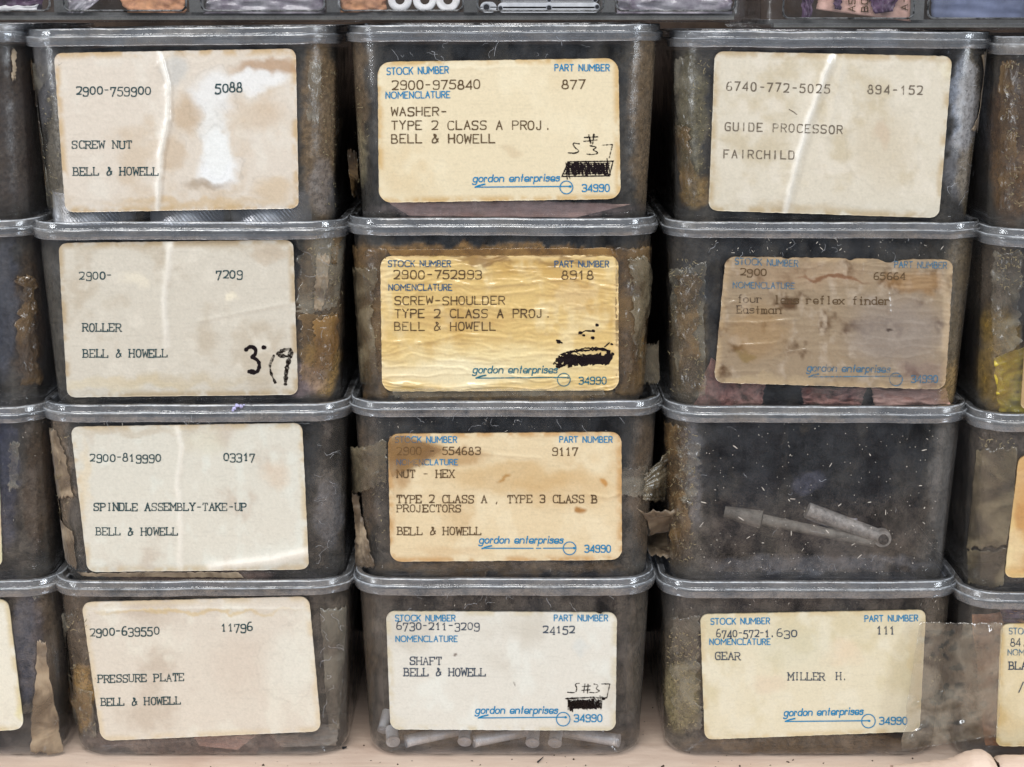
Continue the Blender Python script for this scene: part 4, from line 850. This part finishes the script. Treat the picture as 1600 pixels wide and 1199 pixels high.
for k, n, reg, L, w in (('C4', 170, (1046, 985, 1092, 1140), 5, .8), ('C3', 150, (1044, 665, 1090, 880), 7, .6), ('C2', 130, (1052, 400, 1102, 612), 7, .6), ('C1', 60, (1085, 92, 1110, 320), 7, .5), ('A1', 60, (70, 110, 98, 325), 6, .6),
        ('A1', 50, (498, 110, 520, 320), 6, .6), ('B1', 40, (548, 100, 580, 300), 6, .6), ('A3', 50, (84, 680, 108, 880), 7, .6), ('A2', 70, (486, 362, 530, 480), 7, .6), ('D1', 90, (1574, 90, 1604, 330), 6, .7), ('D2', 60, (1562, 385, 1602, 450), 6, .6), ('C4', 60, (1450, 1010, 1480, 1150), 9, .6), ('A4', 70, (108, 960, 150, 1140), 8, .6), ('B2', 40, (560, 410, 598, 600), 6, .6), ('B2', 50, (972, 400, 1012, 600), 6, .6), ('B3', 40, (580, 690, 606, 860), 5, .5), ('D3', 20, (1530, 680, 1590, 700), 9, .6)):
    crust(B[k], n, reg, hash(reg[0]) % 991, L, w)
for k, reg in (('C3', (1095, 660, 1465, 890)), ('A3', (90, 650, 500, 664)), ('B1', (560, 60, 1010, 92)), ('B3', (590, 650, 1000, 674)), ('C2', (1100, 366, 1490, 400)), ('A2', (480, 380, 520, 600)), ('A4', (500, 940, 530, 1140)), ('B4', (590, 925, 980, 952)), ('A3', (492, 680, 520, 880)), ('C1', (1492, 90, 1520, 320))):
    crust(B[k], 14, reg, reg[0] + 5, 26, .28, M_SCR)

# ------------------------------------------------------------------ things inside the boxes
def wpt(px, py, Y): return hit(px, py, Y)
def sheet(name, quad, Y, mat, label, cat, seed, crump=.002, n=28, m=18, thick=.0004, group=None, lean=.0, turn=0.0):
    U, V = np.meshgrid(np.linspace(0, 1, n), np.linspace(0, 1, m), indexing='ij')
    jx = 6 * (fbm(V * 9, U * 0 + 2, seed) - .5); px, py = label_xy(quad, U, V); px = px + jx
    py = py + 6 * (fbm(U * 9, V * 0 + 4, seed + 1) - .5) * (1 - V)
    h = crump * (1 - np.abs(2 * fbm(U * 4, V * 4, seed + 2, 3) - 1) * 1.5) + crump * .6 * (fbm(U * 12, V * 8, seed + 5, 3) - .5)
    P = np.empty(U.shape + (3,)); d = ray(px, py); yy = Y - h + lean * (1 - V) + turn * U
    P = CAM + d * ((yy - CAM[1]) / d[..., 1])[..., None]
    V1 = P.reshape(-1, 3); o = len(V1); V2 = V1 + np.array([0, thick, 0]); F = gridf(n, m)
    F2 = [tuple(o + i for i in reversed(f)) for f in F]
    ring = [i * m for i in range(n)] + [(n - 1) * m + j for j in range(1, m)] + [i * m + m - 1 for i in range(n - 2, -1, -1)] + [j for j in range(m - 2, 0, -1)]
    k = len(ring); F3 = [(ring[(i + 1) % k], ring[i], o + ring[i], o + ring[(i + 1) % k]) for i in range(k)]
    loc = V1.mean(0); ob = link(name, np.vstack([V1, V2]), F + F2 + F3, mat, None, loc); ob.data.materials
    return tag(ob, label, cat, group)
for k, b in B.items():      # dark filler block, added to keep the inside of each box dim
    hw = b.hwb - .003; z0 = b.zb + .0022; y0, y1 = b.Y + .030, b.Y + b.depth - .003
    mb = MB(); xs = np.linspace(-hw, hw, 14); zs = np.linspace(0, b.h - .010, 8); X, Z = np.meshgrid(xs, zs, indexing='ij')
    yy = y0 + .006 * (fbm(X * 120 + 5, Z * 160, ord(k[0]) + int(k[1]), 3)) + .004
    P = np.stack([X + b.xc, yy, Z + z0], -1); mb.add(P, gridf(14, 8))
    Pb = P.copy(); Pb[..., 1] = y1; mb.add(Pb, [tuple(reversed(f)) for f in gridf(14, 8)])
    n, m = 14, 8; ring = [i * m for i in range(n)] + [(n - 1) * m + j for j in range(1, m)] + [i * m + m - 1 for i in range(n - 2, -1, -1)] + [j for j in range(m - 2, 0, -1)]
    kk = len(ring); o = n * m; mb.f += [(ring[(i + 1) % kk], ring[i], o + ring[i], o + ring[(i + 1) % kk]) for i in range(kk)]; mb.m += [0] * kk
    ob = mb.done('added_filler', M_DARK, None, (b.xc, (y0 + y1) / 2, z0))
    tag(ob, 'added dark filler dimming the ' + {'A': 'second', 'B': 'third', 'C': 'fourth', 'D': 'rightmost', 'L': 'leftmost'}[k[0]] + ' stack, box ' + {'1': 'at the top', '2': 'below the top one', '3': 'above the bottom one', '4': 'on the shelf'}[k[1]], 'packing', 'dark fillers added inside the boxes')

def roller(cx, b, r, label):
    t = empty('knurled_nut', (cx, b.Y + .018, b.zb + .002), label, 'knurled nut', 'knurled nuts at the bottom of the box')
    mb = MB(); n = 120; H = .010; z0 = b.zb + .0021; a = np.arange(n) * 2 * math.pi / n
    rows = 12; V = []
    for j in range(rows + 1):
        rr = r + .00022 * np.where((np.arange(n) + j) % 2 == 0, 1, -1); V.append(np.stack([cx + rr * np.cos(a), b.Y + .006 + r + rr * np.sin(a), np.full(n, z0 + H * j / rows)], 1))
    V = np.array(V).transpose(1, 0, 2); F = gridf(n, rows + 1, 0, True); F = [tuple(reversed(f)) for f in F]
    F.append(tuple(i * (rows + 1) + rows for i in range(n)))
    mb.add(V, F); mb.done('knurled_ring', M_STEEL, t, (cx, b.Y + .018, b.zb + .002), smooth=False)
    mb = MB(); mb.cyl((cx, b.Y + .006 + r, z0 + H), (cx, b.Y + .006 + r, z0 + H + .004), r * .6, 24); mb.done('collar', M_STEEL, t, (cx, b.Y + .018, b.zb + .002), smooth=False)
b = B['A1']
for px, lb in ((150, 'round knurled steel nut at the left of the box labelled SCREW NUT'), (300, 'round knurled steel nut in the middle of the box labelled SCREW NUT'), (425, 'round knurled steel nut at the right of the box labelled SCREW NUT')):
    roller(hit(px, 335, .02)[0], b, .0128, lb)
sheet('pink_paper', [(600, 312), (985, 318), (900, 340), (640, 338)], .0095, M_PINK, 'folded pink paper at the bottom of the WASHER box', 'paper', 61, .001, lean=.002)
sheet('pink_paper', [(1040 + 70, 560), (1195, 600), (1190, 634), (1085, 634)], .0110, M_ROSE, 'brown pink paper packet at the left under the stained label', 'paper packet', 62, .0035, group='brown pink packets')
sheet('pink_paper', [(1252, 606), (1355, 606), (1345, 634), (1256, 632)], .0110, M_ROSE, 'brown pink paper packet in the middle under the stained label', 'paper packet', 63, .0035, group='brown pink packets')
sheet('pink_paper', [(1362, 605), (1478, 608), (1484, 632), (1366, 634)], .0095, M_PINK, 'paler pink paper packet at the right under the stained label', 'paper packet', 64, .002, group='brown pink packets')
sheet('pink_paper', [(300, 1150), (400, 1148), (372, 1172), (312, 1166)], .0095, M_PINK, 'small pink paper scrap at the bottom of the PRESSURE PLATE box', 'paper', 65, .001)
sheet('tape_scrap', [(420, 1148), (530, 1130), (525, 1165), (440, 1168)], .0100, M_CARD, 'pale creased scrap in the lower right corner of the PRESSURE PLATE box', 'scrap', 66, .0015)
sheet('yellow_bag', [(1552, 560), (1720, 500), (1720, 650), (1562, 644)], .0040, M_YEL, 'crumpled yellow plastic bag inside the box at the right edge', 'bag', 67, .003, n=50, m=40)
sheet('orange_paper', [(1518, 960), (1700, 950), (1700, 1165), (1540, 1165)], .0028, M_ORA, 'crumpled orange brown paper inside the lowest box at the right edge', 'paper', 68, .003, n=50, m=50)
sheet('purple_cloth', [(1562, 948), (1720, 950), (1720, 985), (1568, 975)], .0010, M_PURP, 'dark purple cloth above the orange brown paper at the right edge', 'cloth', 69, .003)
sheet('pale_paper', [(1575, 30), (1700, 30), (1700, 34), (1575, 34)], .02, M_CARD, 'pale scrap at the top of the right edge box', 'scrap', 70, .001) if False else None
sheet('clear_tape', [(1436, 973), (1566, 973), (1560, 1150), (1408, 1174)], -.0012, M_TFILM, 'wide strip of clear old tape bridging from the GEAR box to its right neighbour', 'tape', 75, .0012, n=60, m=60, thick=.00012, turn=-.0052)
M_BRK = flat('dull_bracket_metal', (168, 162, 154), .45, .25, 420, .3, .0003)
M_TUBE = flat('dusty_tube', (128, 122, 112), .6, 0, 300, .3)
# metal bracket and tube in the unlabelled box
b = B['C3']; t = empty('metal_bracket', (b.xc, b.Y + .02, b.zb + .003), 'dull metal bracket with a drilled end lying in the unlabelled box', 'bracket')
def bar(mb, p0, p1, Y0, Y1, wd, th, tip=True):
    a = wpt(*p0, Y0); e = wpt(*p1, Y1); d = e - a; L = np.linalg.norm(d); d /= L; nrm = np.cross(d, [0, 1, 0]); nrm /= np.linalg.norm(nrm); dp = np.cross(nrm, d)
    mb.box((a + e) / 2, (L / 2, wd / 2, th / 2), np.stack([d, nrm, dp], 1)); return a, e, d, nrm, dp
mb = MB(); _q = MB(); a, e, d, nn, dp = bar(_q, (1262, 797), (1378, 840), .0150, .0125, .0050, .0010); mb.cyl(a, e, .0026, 24, .0024); mb.cyl(e + dp * .0016, e - dp * .0016, .0029, 24)
mb.box((a + e) / 2 - nn * .0024 * (1 if nn[2] > 0 else -1) + np.array([0, .0015, 0]), (np.linalg.norm(e - a) / 2, .0004, .0020), np.stack([d, nn, dp], 1)); mb.done('upper_arm', M_BRK, t, t.location, sharp=40)
mb = MB(); p0, p1, p2 = wpt(1132, 800, .0175), wpt(1190, 812, .0150), wpt(1366, 848, .0125); mb.cyl(p0, p1, .0020, 18, .0030); mb.cyl(p1, p2, .0019, 18, .0016); mb.done('lower_tube', M_TUBE, t, t.location, sharp=40)
mb = MB(); mb.cyl(e + np.array([0, -.0028, 0]), e + np.array([0, -.0010, 0]), .0017, 18); mb.done('rivet', M_HOLE, t, t.location)
sheet('film_scrap', [(1290, 800), (1340, 812), (1320, 835), (1262, 812)], .016, M_BAG, 'pale translucent scrap behind the bracket in the unlabelled box', 'scrap', 74, .001)
# rods in the SHAFT box
b = B['B4']; zr = b.zb + .0045
for i, (p0, p1, Y0, Y1, r) in enumerate([((636, 1158), (728, 1138), .0085, .016, .0021), ((742, 1158), (832, 1140), .0085, .016, .0021), ((965, 1157), (880, 1143), .0085, .016, .0021),
        ((598, 1140), (605, 1112), .014, .020, .0017), ((614, 1158), (612, 1140), .0085, .014, .0022), ((726, 1158), (728, 1140), .0085, .013, .0022), ((832, 1160), (834, 1142), .0085, .013, .0022), ((867, 1160), (870, 1142), .0085, .013, .0022)]):
    a, e = wpt(*p0, Y0), wpt(*p1, Y1); t = empty('metal_rod', a, ('thin bright metal rod lying slanted under the SHAFT label, ' + ['nearest its left corner', 'in the middle', 'at its right end'][i]) if i < 3 else 'stubby metal rod standing ' + ['against the left wall of the SHAFT box', 'at the left front of the SHAFT box', 'between the two left slanted rods', 'right of the middle slanted rod', 'second right of the middle slanted rod'][i - 3], 'rod', 'metal rods in the SHAFT box')
    d = (e - a) / np.linalg.norm(e - a)
    mb = MB(); mb.cyl(a, e, r, 20); mb.done('shank', M_ALU, t, t.location, sharp=40)
    mb = MB(); mb.cyl(a - d * .0005, a + d * .0002, r * 1.08, 20); mb.cyl(a - d * .0007, a - d * .0004, r * .5, 14); mb.done('tip', M_STEEL, t, t.location, sharp=40)

# ------------------------------------------------------------------ compartment trays on top of the stacks
def rrect_path(x0, x1, z0, z1, r, n=8, open_top=False):
    P = []
    for (cx, cz, a0) in ((x1 - r, z1 - r, 0), (x0 + r, z1 - r, 90), (x0 + r, z0 + r, 180), (x1 - r, z0 + r, 270)):
        for i in range(n + 1):
            a = math.radians(a0 + 90 * i / n); P.append((cx + r * math.cos(a), cz + r * math.sin(a)))
    return np.array(P)
def tray(key, xl, xr, zb, H, Yf, wins, label, rr=.005):
    loc = ((hit(xl, 20, Yf)[0] + hit(xr, 20, Yf)[0]) / 2, Yf + .05, zb); t = empty('compartment_tray', loc, label, 'parts tray')
    x0, x1 = hit(xl, 20, Yf)[0], hit(xr, 20, Yf)[0]; xc, hw = (x0 + x1) / 2, (x1 - x0) / 2; r = .006
    us = np.r_[np.linspace(-5, -4, 3)[:-1], np.linspace(-4, -3, 7)[:-1], np.linspace(-3, -2, 4)[:-1], np.linspace(-2, -1, 11)[:-1], np.linspace(-1, 1, 81)[:-1], np.linspace(1, 2, 11)[:-1], np.linspace(2, 3, 4)[:-1], np.linspace(3, 4, 7)[:-1], np.linspace(4, 5, 3)[:-1]]
    prof = [(-.0030, .0000), (-.0016, .0002), (-.0006, .0008), (-.0001, .0018), (0, .0030), (0, H * .5), (0, H)]
    V = []
    for (o, z) in prof:
        x, y, nx, ny = perim(us, hw + o, Yf - o, Yf + .10 + o, r + o); V.append(np.stack([x + xc, y, np.full_like(x, zb + z)], -1))
    V = np.array(V).transpose(1, 0, 2); n, m = V.shape[:2]; F = gridf(n, m, 0, True); F.append(tuple(i * m for i in range(n)))
    link('tray_body', V.reshape(-1, 3), F, M_TRAY, t, loc)
    mb = MB(); mb.box((xc, Yf + .050, zb + .0022), (hw - .002, .047, .0007)); 
    fl = MB()
    wz0 = zb + .0032
    for i, (a, e) in enumerate(wins):
        ax, ex = hit(a, 20, Yf)[0], hit(e, 20, Yf)[0]
        P = rrect_path(ax, ex, wz0, zb + H + .01, .0022); Pi = rrect_path(ax + .0006, ex - .0006, wz0 + .0006, zb + H + .0094, .0018); k = len(P)
        q = MB(); y0 = Yf - .0007
        A = np.stack([P[:, 0], np.full(k, y0 + .0006), P[:, 1]], 1); M = np.stack([(P[:, 0] + Pi[:, 0]) / 2, np.full(k, y0), (P[:, 1] + Pi[:, 1]) / 2], 1); I = np.stack([Pi[:, 0], np.full(k, y0 + .0006), Pi[:, 1]], 1)
        q.add(np.vstack([A, M, I]), [(j, (j + 1) % k, k + (j + 1) % k, k + j) for j in range(k)] + [(k + j, k + (j + 1) % k, 2 * k + (j + 1) % k, 2 * k + j) for j in range(k)])
        q.done('compartment_rim', M_LID, t, loc)
        if i:
            p = hit(wins[i - 1][1], 20, Yf)[0]; cx = (p + ax) / 2; h2 = (ax - p) / 2 + .0002
            d = MB(); d.box((cx, Yf + .0504, zb + .003 + H / 2), (h2, .046, H / 2)); d.done('divider', M_RIB, t, loc, smooth=False)
    d = MB(); d.box((xc, Yf + .0036, zb + .0014), (hw - .004, .0032, .0006)); d.done('floor_rail', M_RIB, t, loc, smooth=False)
    d = MB(); d.box((xc, Yf + .052, zb + .00235), (hw - .003, .0448, .0007)); d.done('floor_panel', M_RIB, t, loc, smooth=False)
    d = MB(); d.box((xc, Yf + .030, zb + .003 + H / 2), (hw - .004, .0006, H / 2)); d.done('inner_wall', M_BACK, t, loc, smooth=False)
    return t
zt1 = max(B['A1'].zt, B['B1'].zt) + .0005 + .0030
zT1 = hit(500, 37, 0)[2]; zT2 = hit(1400, 48.5, 0)[2]
zT1 = max(zT1, B['B1'].zt + .0006); zT2 = max(zT2, B['C1'].zt + .0003)
tray('T1', -140, 1168, zT1, .022, .0015, [(-130, 80), (99, 293), (313, 509), (528, 725), (744, 944), (961, 1150)], 'long clear compartment tray on top of the left and middle stacks')
tray('T2', 1190, 2100, zT2, .022, .0015, [(1222, 1429), (1448, 1650), (1668, 1880)], 'clear compartment tray at the upper right with a printed pink bag in it')
z1, z2 = zT1 + .0031, zT2 + .0031
def washer(px, label, lean=.35, r=.0038, Y=.007):
    c = hit(px, 10, Y); c[2] = z1 + r * .98; loc = tuple(c); n, kk = 36, 12; a = np.arange(n) * 2 * math.pi / n; V = []
    for j in range(kk):
        q = j * 2 * math.pi / kk; rr = r * .68 + r * .30 * np.sign(math.cos(q)) * abs(math.cos(q)) ** .6; hh = .0010 * math.sin(q)
        V.append(np.stack([rr * np.cos(a), hh * np.ones(n) + lean * rr * np.sin(a) * .5, rr * np.sin(a)], 1))
    V = np.array(V).transpose(1, 0, 2); F = []
    for i in range(n):
        for j in range(kk): F.append((i * kk + j, i * kk + (j + 1) % kk, ((i + 1) % n) * kk + (j + 1) % kk, ((i + 1) % n) * kk + j))
    tag(link('white_washer', V.reshape(-1, 3) + c, F, M_NYLON, None, loc), label, 'washer', 'white washers in the tray')
washer(625, 'white round washer facing out, left one in the top tray'); washer(664, 'white round washer just right of the first in the top tray', .6); washer(700, 'white washer leaning at the right end of the top tray compartment', 1.6)
sheet('brown_bag', [(530, -30), (600, -30), (605, 18), (532, 20)], .009, M_ORA, 'brownish scrap left of the white washers in the top tray', 'scrap', 80, .0015)
def plate(x0, x1, y0, y1, Y, holes, label):
    P = rrect_path(hit(x0, y0, Y)[0], hit(x1, y0, Y)[0], hit(x0, y1, Y)[2], hit(x0, y0, Y)[2], .0018, 5); k = len(P)
    loc = (P[:, 0].mean(), Y, P[:, 1].mean()); t = empty('perforated_plate', loc, label, 'metal plate', 'perforated metal plates in the tray')
    mb = MB(); A = np.stack([P[:, 0], np.full(k, Y), P[:, 1]], 1); E = A + np.array([0, .0012, 0])
    mb.add(np.vstack([A, E]), [tuple(range(k)), tuple(reversed(range(k, 2 * k)))] + [(j, k + j, k + (j + 1) % k, (j + 1) % k) for j in range(k)]); mb.done('plate', M_ALU, t, loc, smooth=False)
    for (hx, hy, hr) in holes:
        c = hit(hx, hy, Y - .0001); d = MB(); d.cyl(c, c + np.array([0, .0007, 0]), hr, 18); d.cyl(c + np.array([0, .00005, 0]), c + np.array([0, .0006, 0]), hr * 1.35, 18); d.m = [0] * 20 + [1] * 20
        d.done('screw_hole', [M_HOLE, M_STEEL], t, loc, smooth=False)
plate(750, 776, 3, 20, .0062, [(760, 11.5, .0009)], 'small grey metal plate end with one hole at the left in the top tray')
plate(777, 938, 4, 20, .0068, [(782, 13, .0006), (858, 12.5, .0007), (933, 11, .0006)], 'long grey perforated metal plate in front in the top tray')
plate(777, 938, -8, 2.5, .0085, [(858, 0, .0006), (930, 0, .0006)], 'long grey metal plate lying behind in the top tray')
sheet('purple_part', [(-60, -30), (74, -30), (64, 18), (-60, 20)], .010, M_PURP, 'purple bundle at the far left of the top tray', 'bundle', 81, .003)
sheet('white_band', [(-40, 12), (60, 8), (58, 16), (-40, 20)], .0062, M_NYLON, 'white band lying under the purple bundle in the top tray', 'band', 82, .0006, m=6)
sheet('brown_paper', [(170, -30), (290, -30), (290, 21), (200, 20)], .008, M_ORA, 'speckled brown paper in the second compartment of the top tray', 'paper', 83, .0015)
sheet('glass_strip', [(108, -20), (190, -30), (130, 21), (104, 21)], .0078, M_BAG, 'grey translucent sleeve beside the brown paper in the top tray', 'sleeve', 84, .001)
sheet('milky_bag', [(330, -30), (508, -30), (508, 22), (318, 22)], .008, M_BAG, 'milky plastic bag filling the third compartment of the top tray', 'bag', 85, .002)
sheet('milky_bag', [(965, -30), (1140, -30), (1145, 22), (965, 22)], .007, M_BAG, 'milky plastic bag at the right end of the long top tray', 'bag', 86, .002)
bag = sheet('printed_bag', [(1285, -30), (1426, -30), (1424, 34), (1276, 15)], .0068, M_PINK, 'pink printed bag in the upper right tray', 'bag', 87, .0003)
sheet('purple_part', [(1346, -30), (1412, -30), (1396, 18), (1368, 22)], .0056, M_PURP, 'dark purple piece lying over the printed pink bag', 'metal part', 88, .001)
sheet('purple_part', [(1300, -20), (1316, -20), (1314, 16), (1304, 14)], .0056, M_PURP, 'narrow dark purple piece left of the printing on the pink bag', 'metal part', 89, .0008)
sheet('purple_part', [(1252, -20), (1272, -20), (1268, 30), (1254, 30)], .0056, M_PURP, 'brown purple strip at the left end of the upper right tray', 'metal part', 90, .0008)
k = Ink(77)
for (txt, x, y) in (('AS', 1336, 18), ('BO', 1356, 18), ('A-', 1418, 16)):
    kk = Ink(78 + x); kk.text(txt, 0, 20, 0, 10, 'mono', w=1.8)
    for q in kk.V: pass
    V = [np.stack([x + v[:, 1], y - v[:, 0]], 1) for v in kk.V]; off = 0
    for v in V: k.V.append(v); k.off.append(np.zeros(len(v)))
    k.F += [tuple(i + k.n for i in f) for f in kk.F]; k.n += kk.n
Pq = np.vstack(k.V); W3 = hit(Pq[:, 0], Pq[:, 1], .0062); o = link('printed_letters', W3, k.F, INK['brown'], None, tuple(bag.location), smooth=False); o.location = (0, 0, 0); o.parent = bag
sheet('blue_case', [(1456, -30), (1640, -30), (1640, 30), (1456, 30)], .012, M_BLUEC, 'blue grey plastic case in the right compartment of the upper right tray', 'case', 91, .0006)

# ------------------------------------------------------------------ shelf, back, small litter
def wood(name, c1, c2, c3):
    t = NT(name); n = t.noise(1.0, 6, t.coords((30, 160, 160)), 0.65, 1.2); n2 = t.noise(260, 4, None, 0.7); n3 = t.noise(22, 3, None, 0.5)
    c = t.mixc(t.ramp(n, .3, .7), tuple(lin(c1)), tuple(lin(c2))); c = t.mixc(t.ramp(n3, .5, .8, 0, .5), c, tuple(lin(c3)))
    c = t.mixc(t.ramp(n2, .62, .8, 0, .35), c, tuple(lin((150, 116, 92))))
    p = t.n('ShaderNodeBsdfPrincipled', i_Base_Color=c, i_Roughness=.62, i_Normal=t.bump(t.math('ADD', n, n2), .0003, .6)); return t.end(p.outputs[0])
M_WOOD = wood('cream_painted_wood', (212, 188, 170), (226, 204, 186), (184, 146, 126))
M_SPLIT = wood('split_wood', (224, 190, 166), (236, 208, 186), (196, 146, 116))
n, m = 90, 50; X, Yy = np.meshgrid(np.linspace(-.45, .5, n), np.linspace(-.20, .13, m), indexing='ij')
P = np.stack([X, Yy, ZS + .00008 * (fbm(X * 200 + 90, Yy * 200 + 50, 7) - .5)], -1); V = P.reshape(-1, 3); F = [tuple(reversed(f)) for f in gridf(n, m)]
F = gridf(n, m); F = [tuple(reversed(f)) for f in F] if np.cross(P[1, 0] - P[0, 0], P[0, 1] - P[0, 0])[2] < 0 else F
ring = [i * m for i in range(n)] + [(n - 1) * m + j for j in range(1, m)] + [i * m + m - 1 for i in range(n - 2, -1, -1)] + [j for j in range(m - 2, 0, -1)]
o = len(V); V = np.vstack([V, V[ring] - np.array([0, 0, .018])]); k = len(ring); F += [(ring[i], ring[(i + 1) % k], o + (i + 1) % k, o + i) for i in range(k)]
tag(link('shelf', V, F, M_WOOD, None, (0, 0, ZS), kind='structure'), 'cream painted wooden shelf under the lowest boxes')
mb = MB(); mb.box((0, .128, ZS + .16), (.45, .004, .22)); tag(mb.done('back_wall', M_BACK, None, (0, .128, ZS), smooth=False, kind='structure'), 'dark brown board behind the stacks')
def lump(name, x0, x1, prof, seed, mat, label, Y0=-.024, Y1=-.0082):
    """a rough wooden edging piece: prof gives its top line in photo rows over x"""
    n, m = 70, 16; xs = np.linspace(x0, x1, n); top = np.interp(xs, [p[0] for p in prof], [p[1] for p in prof]) + 1.5 * (fbm(xs / 9, xs * 0, seed) - .5) * 2
    V = []
    for i in range(n):
        T = hit(xs[i], top[i], Y1 - .002)
        zt = T[2]; x = T[0]; hgt = max(zt - ZS - .0003, .0006)
        for j in range(m):
            a = math.pi * j / (m - 1); yy = (Y0 + Y1) / 2 - math.cos(a) * (Y1 - Y0) / 2; zz = ZS + .0002 + hgt * (math.sin(a) ** .6 if 0 < j < m - 1 else 0)
            V.append((x + .0003 * math.sin(j * 2.1 + i * .7), yy, zz - .0006 * fbm(np.array(i * .35), np.array(j * .6), seed + 2)))
    V = np.array(V, float); F = [tuple(reversed(f)) for f in gridf(n, m)] + [tuple(range(m)), tuple(reversed(range((n - 1) * m, n * m)))]
    return tag(link(name, V, F, mat, None, tuple(V.mean(0))), label, 'wood strip')
lump('wooden_strip', 1392, 1549, [(1392, 1189), (1440, 1183), (1480, 1177), (1500, 1168), (1510, 1162), (1530, 1161), (1542, 1168), (1549, 1180)], 3, M_WOOD, 'knobbly split end of cream wood at the lower right, left of the crack')
lump('wooden_strip', 1551, 1960, [(1551, 1176), (1556, 1171), (1600, 1169), (1960, 1160)], 4, M_WOOD, 'flat cream wood strip at the lower right corner, right of the crack')
def splinter(x0, y0, x1, y1, w, label, cat='splinter', c=M_HOLE):
    k = (hit(x0, y0, 0)); d0 = ray(x0, y0); d1 = ray(x1, y1); a = CAM + d0 * ((ZS + .0006 - CAM[2]) / d0[2]); e = CAM + d1 * ((ZS + .0008 - CAM[2]) / d1[2])
    mb = MB(); mb.cyl(a, e, w, 8, w * .4); tag(mb.done('splinter', c, None, tuple(a)), label, cat)
mb = MB(); rs = np.random.RandomState(9)
for i in range(240):
    x = rs.uniform(-.17, .17); y = rs.uniform(-.03, .004) if i % 3 else rs.uniform(0, .05); r = .00012 + .0003 * rs.rand() ** 4; c0 = np.array([x, y, ZS + .0002]); d = np.append(rs.randn(2), 0.1); d /= np.linalg.norm(d); mb.cyl(c0, c0 + d * r * (1 + 4 * rs.rand() ** 3), r, 5, r * .6)
tag(mb.done('dust_crumbs', M_BACK, None, (0, 0, ZS), smooth=False), 'fine dark crumbs and grit scattered over the cream shelf')['kind'] = 'stuff'
splinter(840, 1191, 849, 1183, .0003, 'tiny dark splinter on the shelf in front of the SHAFT box'); splinter(535, 1169, 542, 1167, .0005, 'dark crumb on the shelf right of the PRESSURE PLATE box', 'crumb'); splinter(24, 1168, 30, 1167, .0004, 'dark crumb on the shelf near the left edge', 'crumb') if False else None
mb = MB(); rng = np.random.RandomState(4)
for (x, y, r) in ((366, 638, 3.2), (370, 634, 3.6), (376, 635, 3.0), (364, 641, 2.2), (381, 633, 1.6)):
    c = hit(x, y, B['A3'].Y - .0002); a = MB(); s = r / 4900 * .9; pts = rng.randn(14, 3); pts /= np.linalg.norm(pts, axis=1)[:, None]
    import bmesh
    bm = bmesh.new(); bmesh.ops.create_icosphere(bm, subdivisions=2, radius=s)
    V = np.array([v.co[:] for v in bm.verts]) * (1 + .25 * rng.randn(len(bm.verts), 1)); mb.add(V + c, [tuple(v.index for v in f.verts) for f in bm.faces]); bm.free()
M_CRUMB = flat('violet_crumb', (188, 186, 226), .7)
tag(mb.done('crumb', M_CRUMB, None, tuple(hit(370, 636, 0))), 'small pale violet crumb stuck on the lid of the SPINDLE ASSEMBLY box', 'crumb')
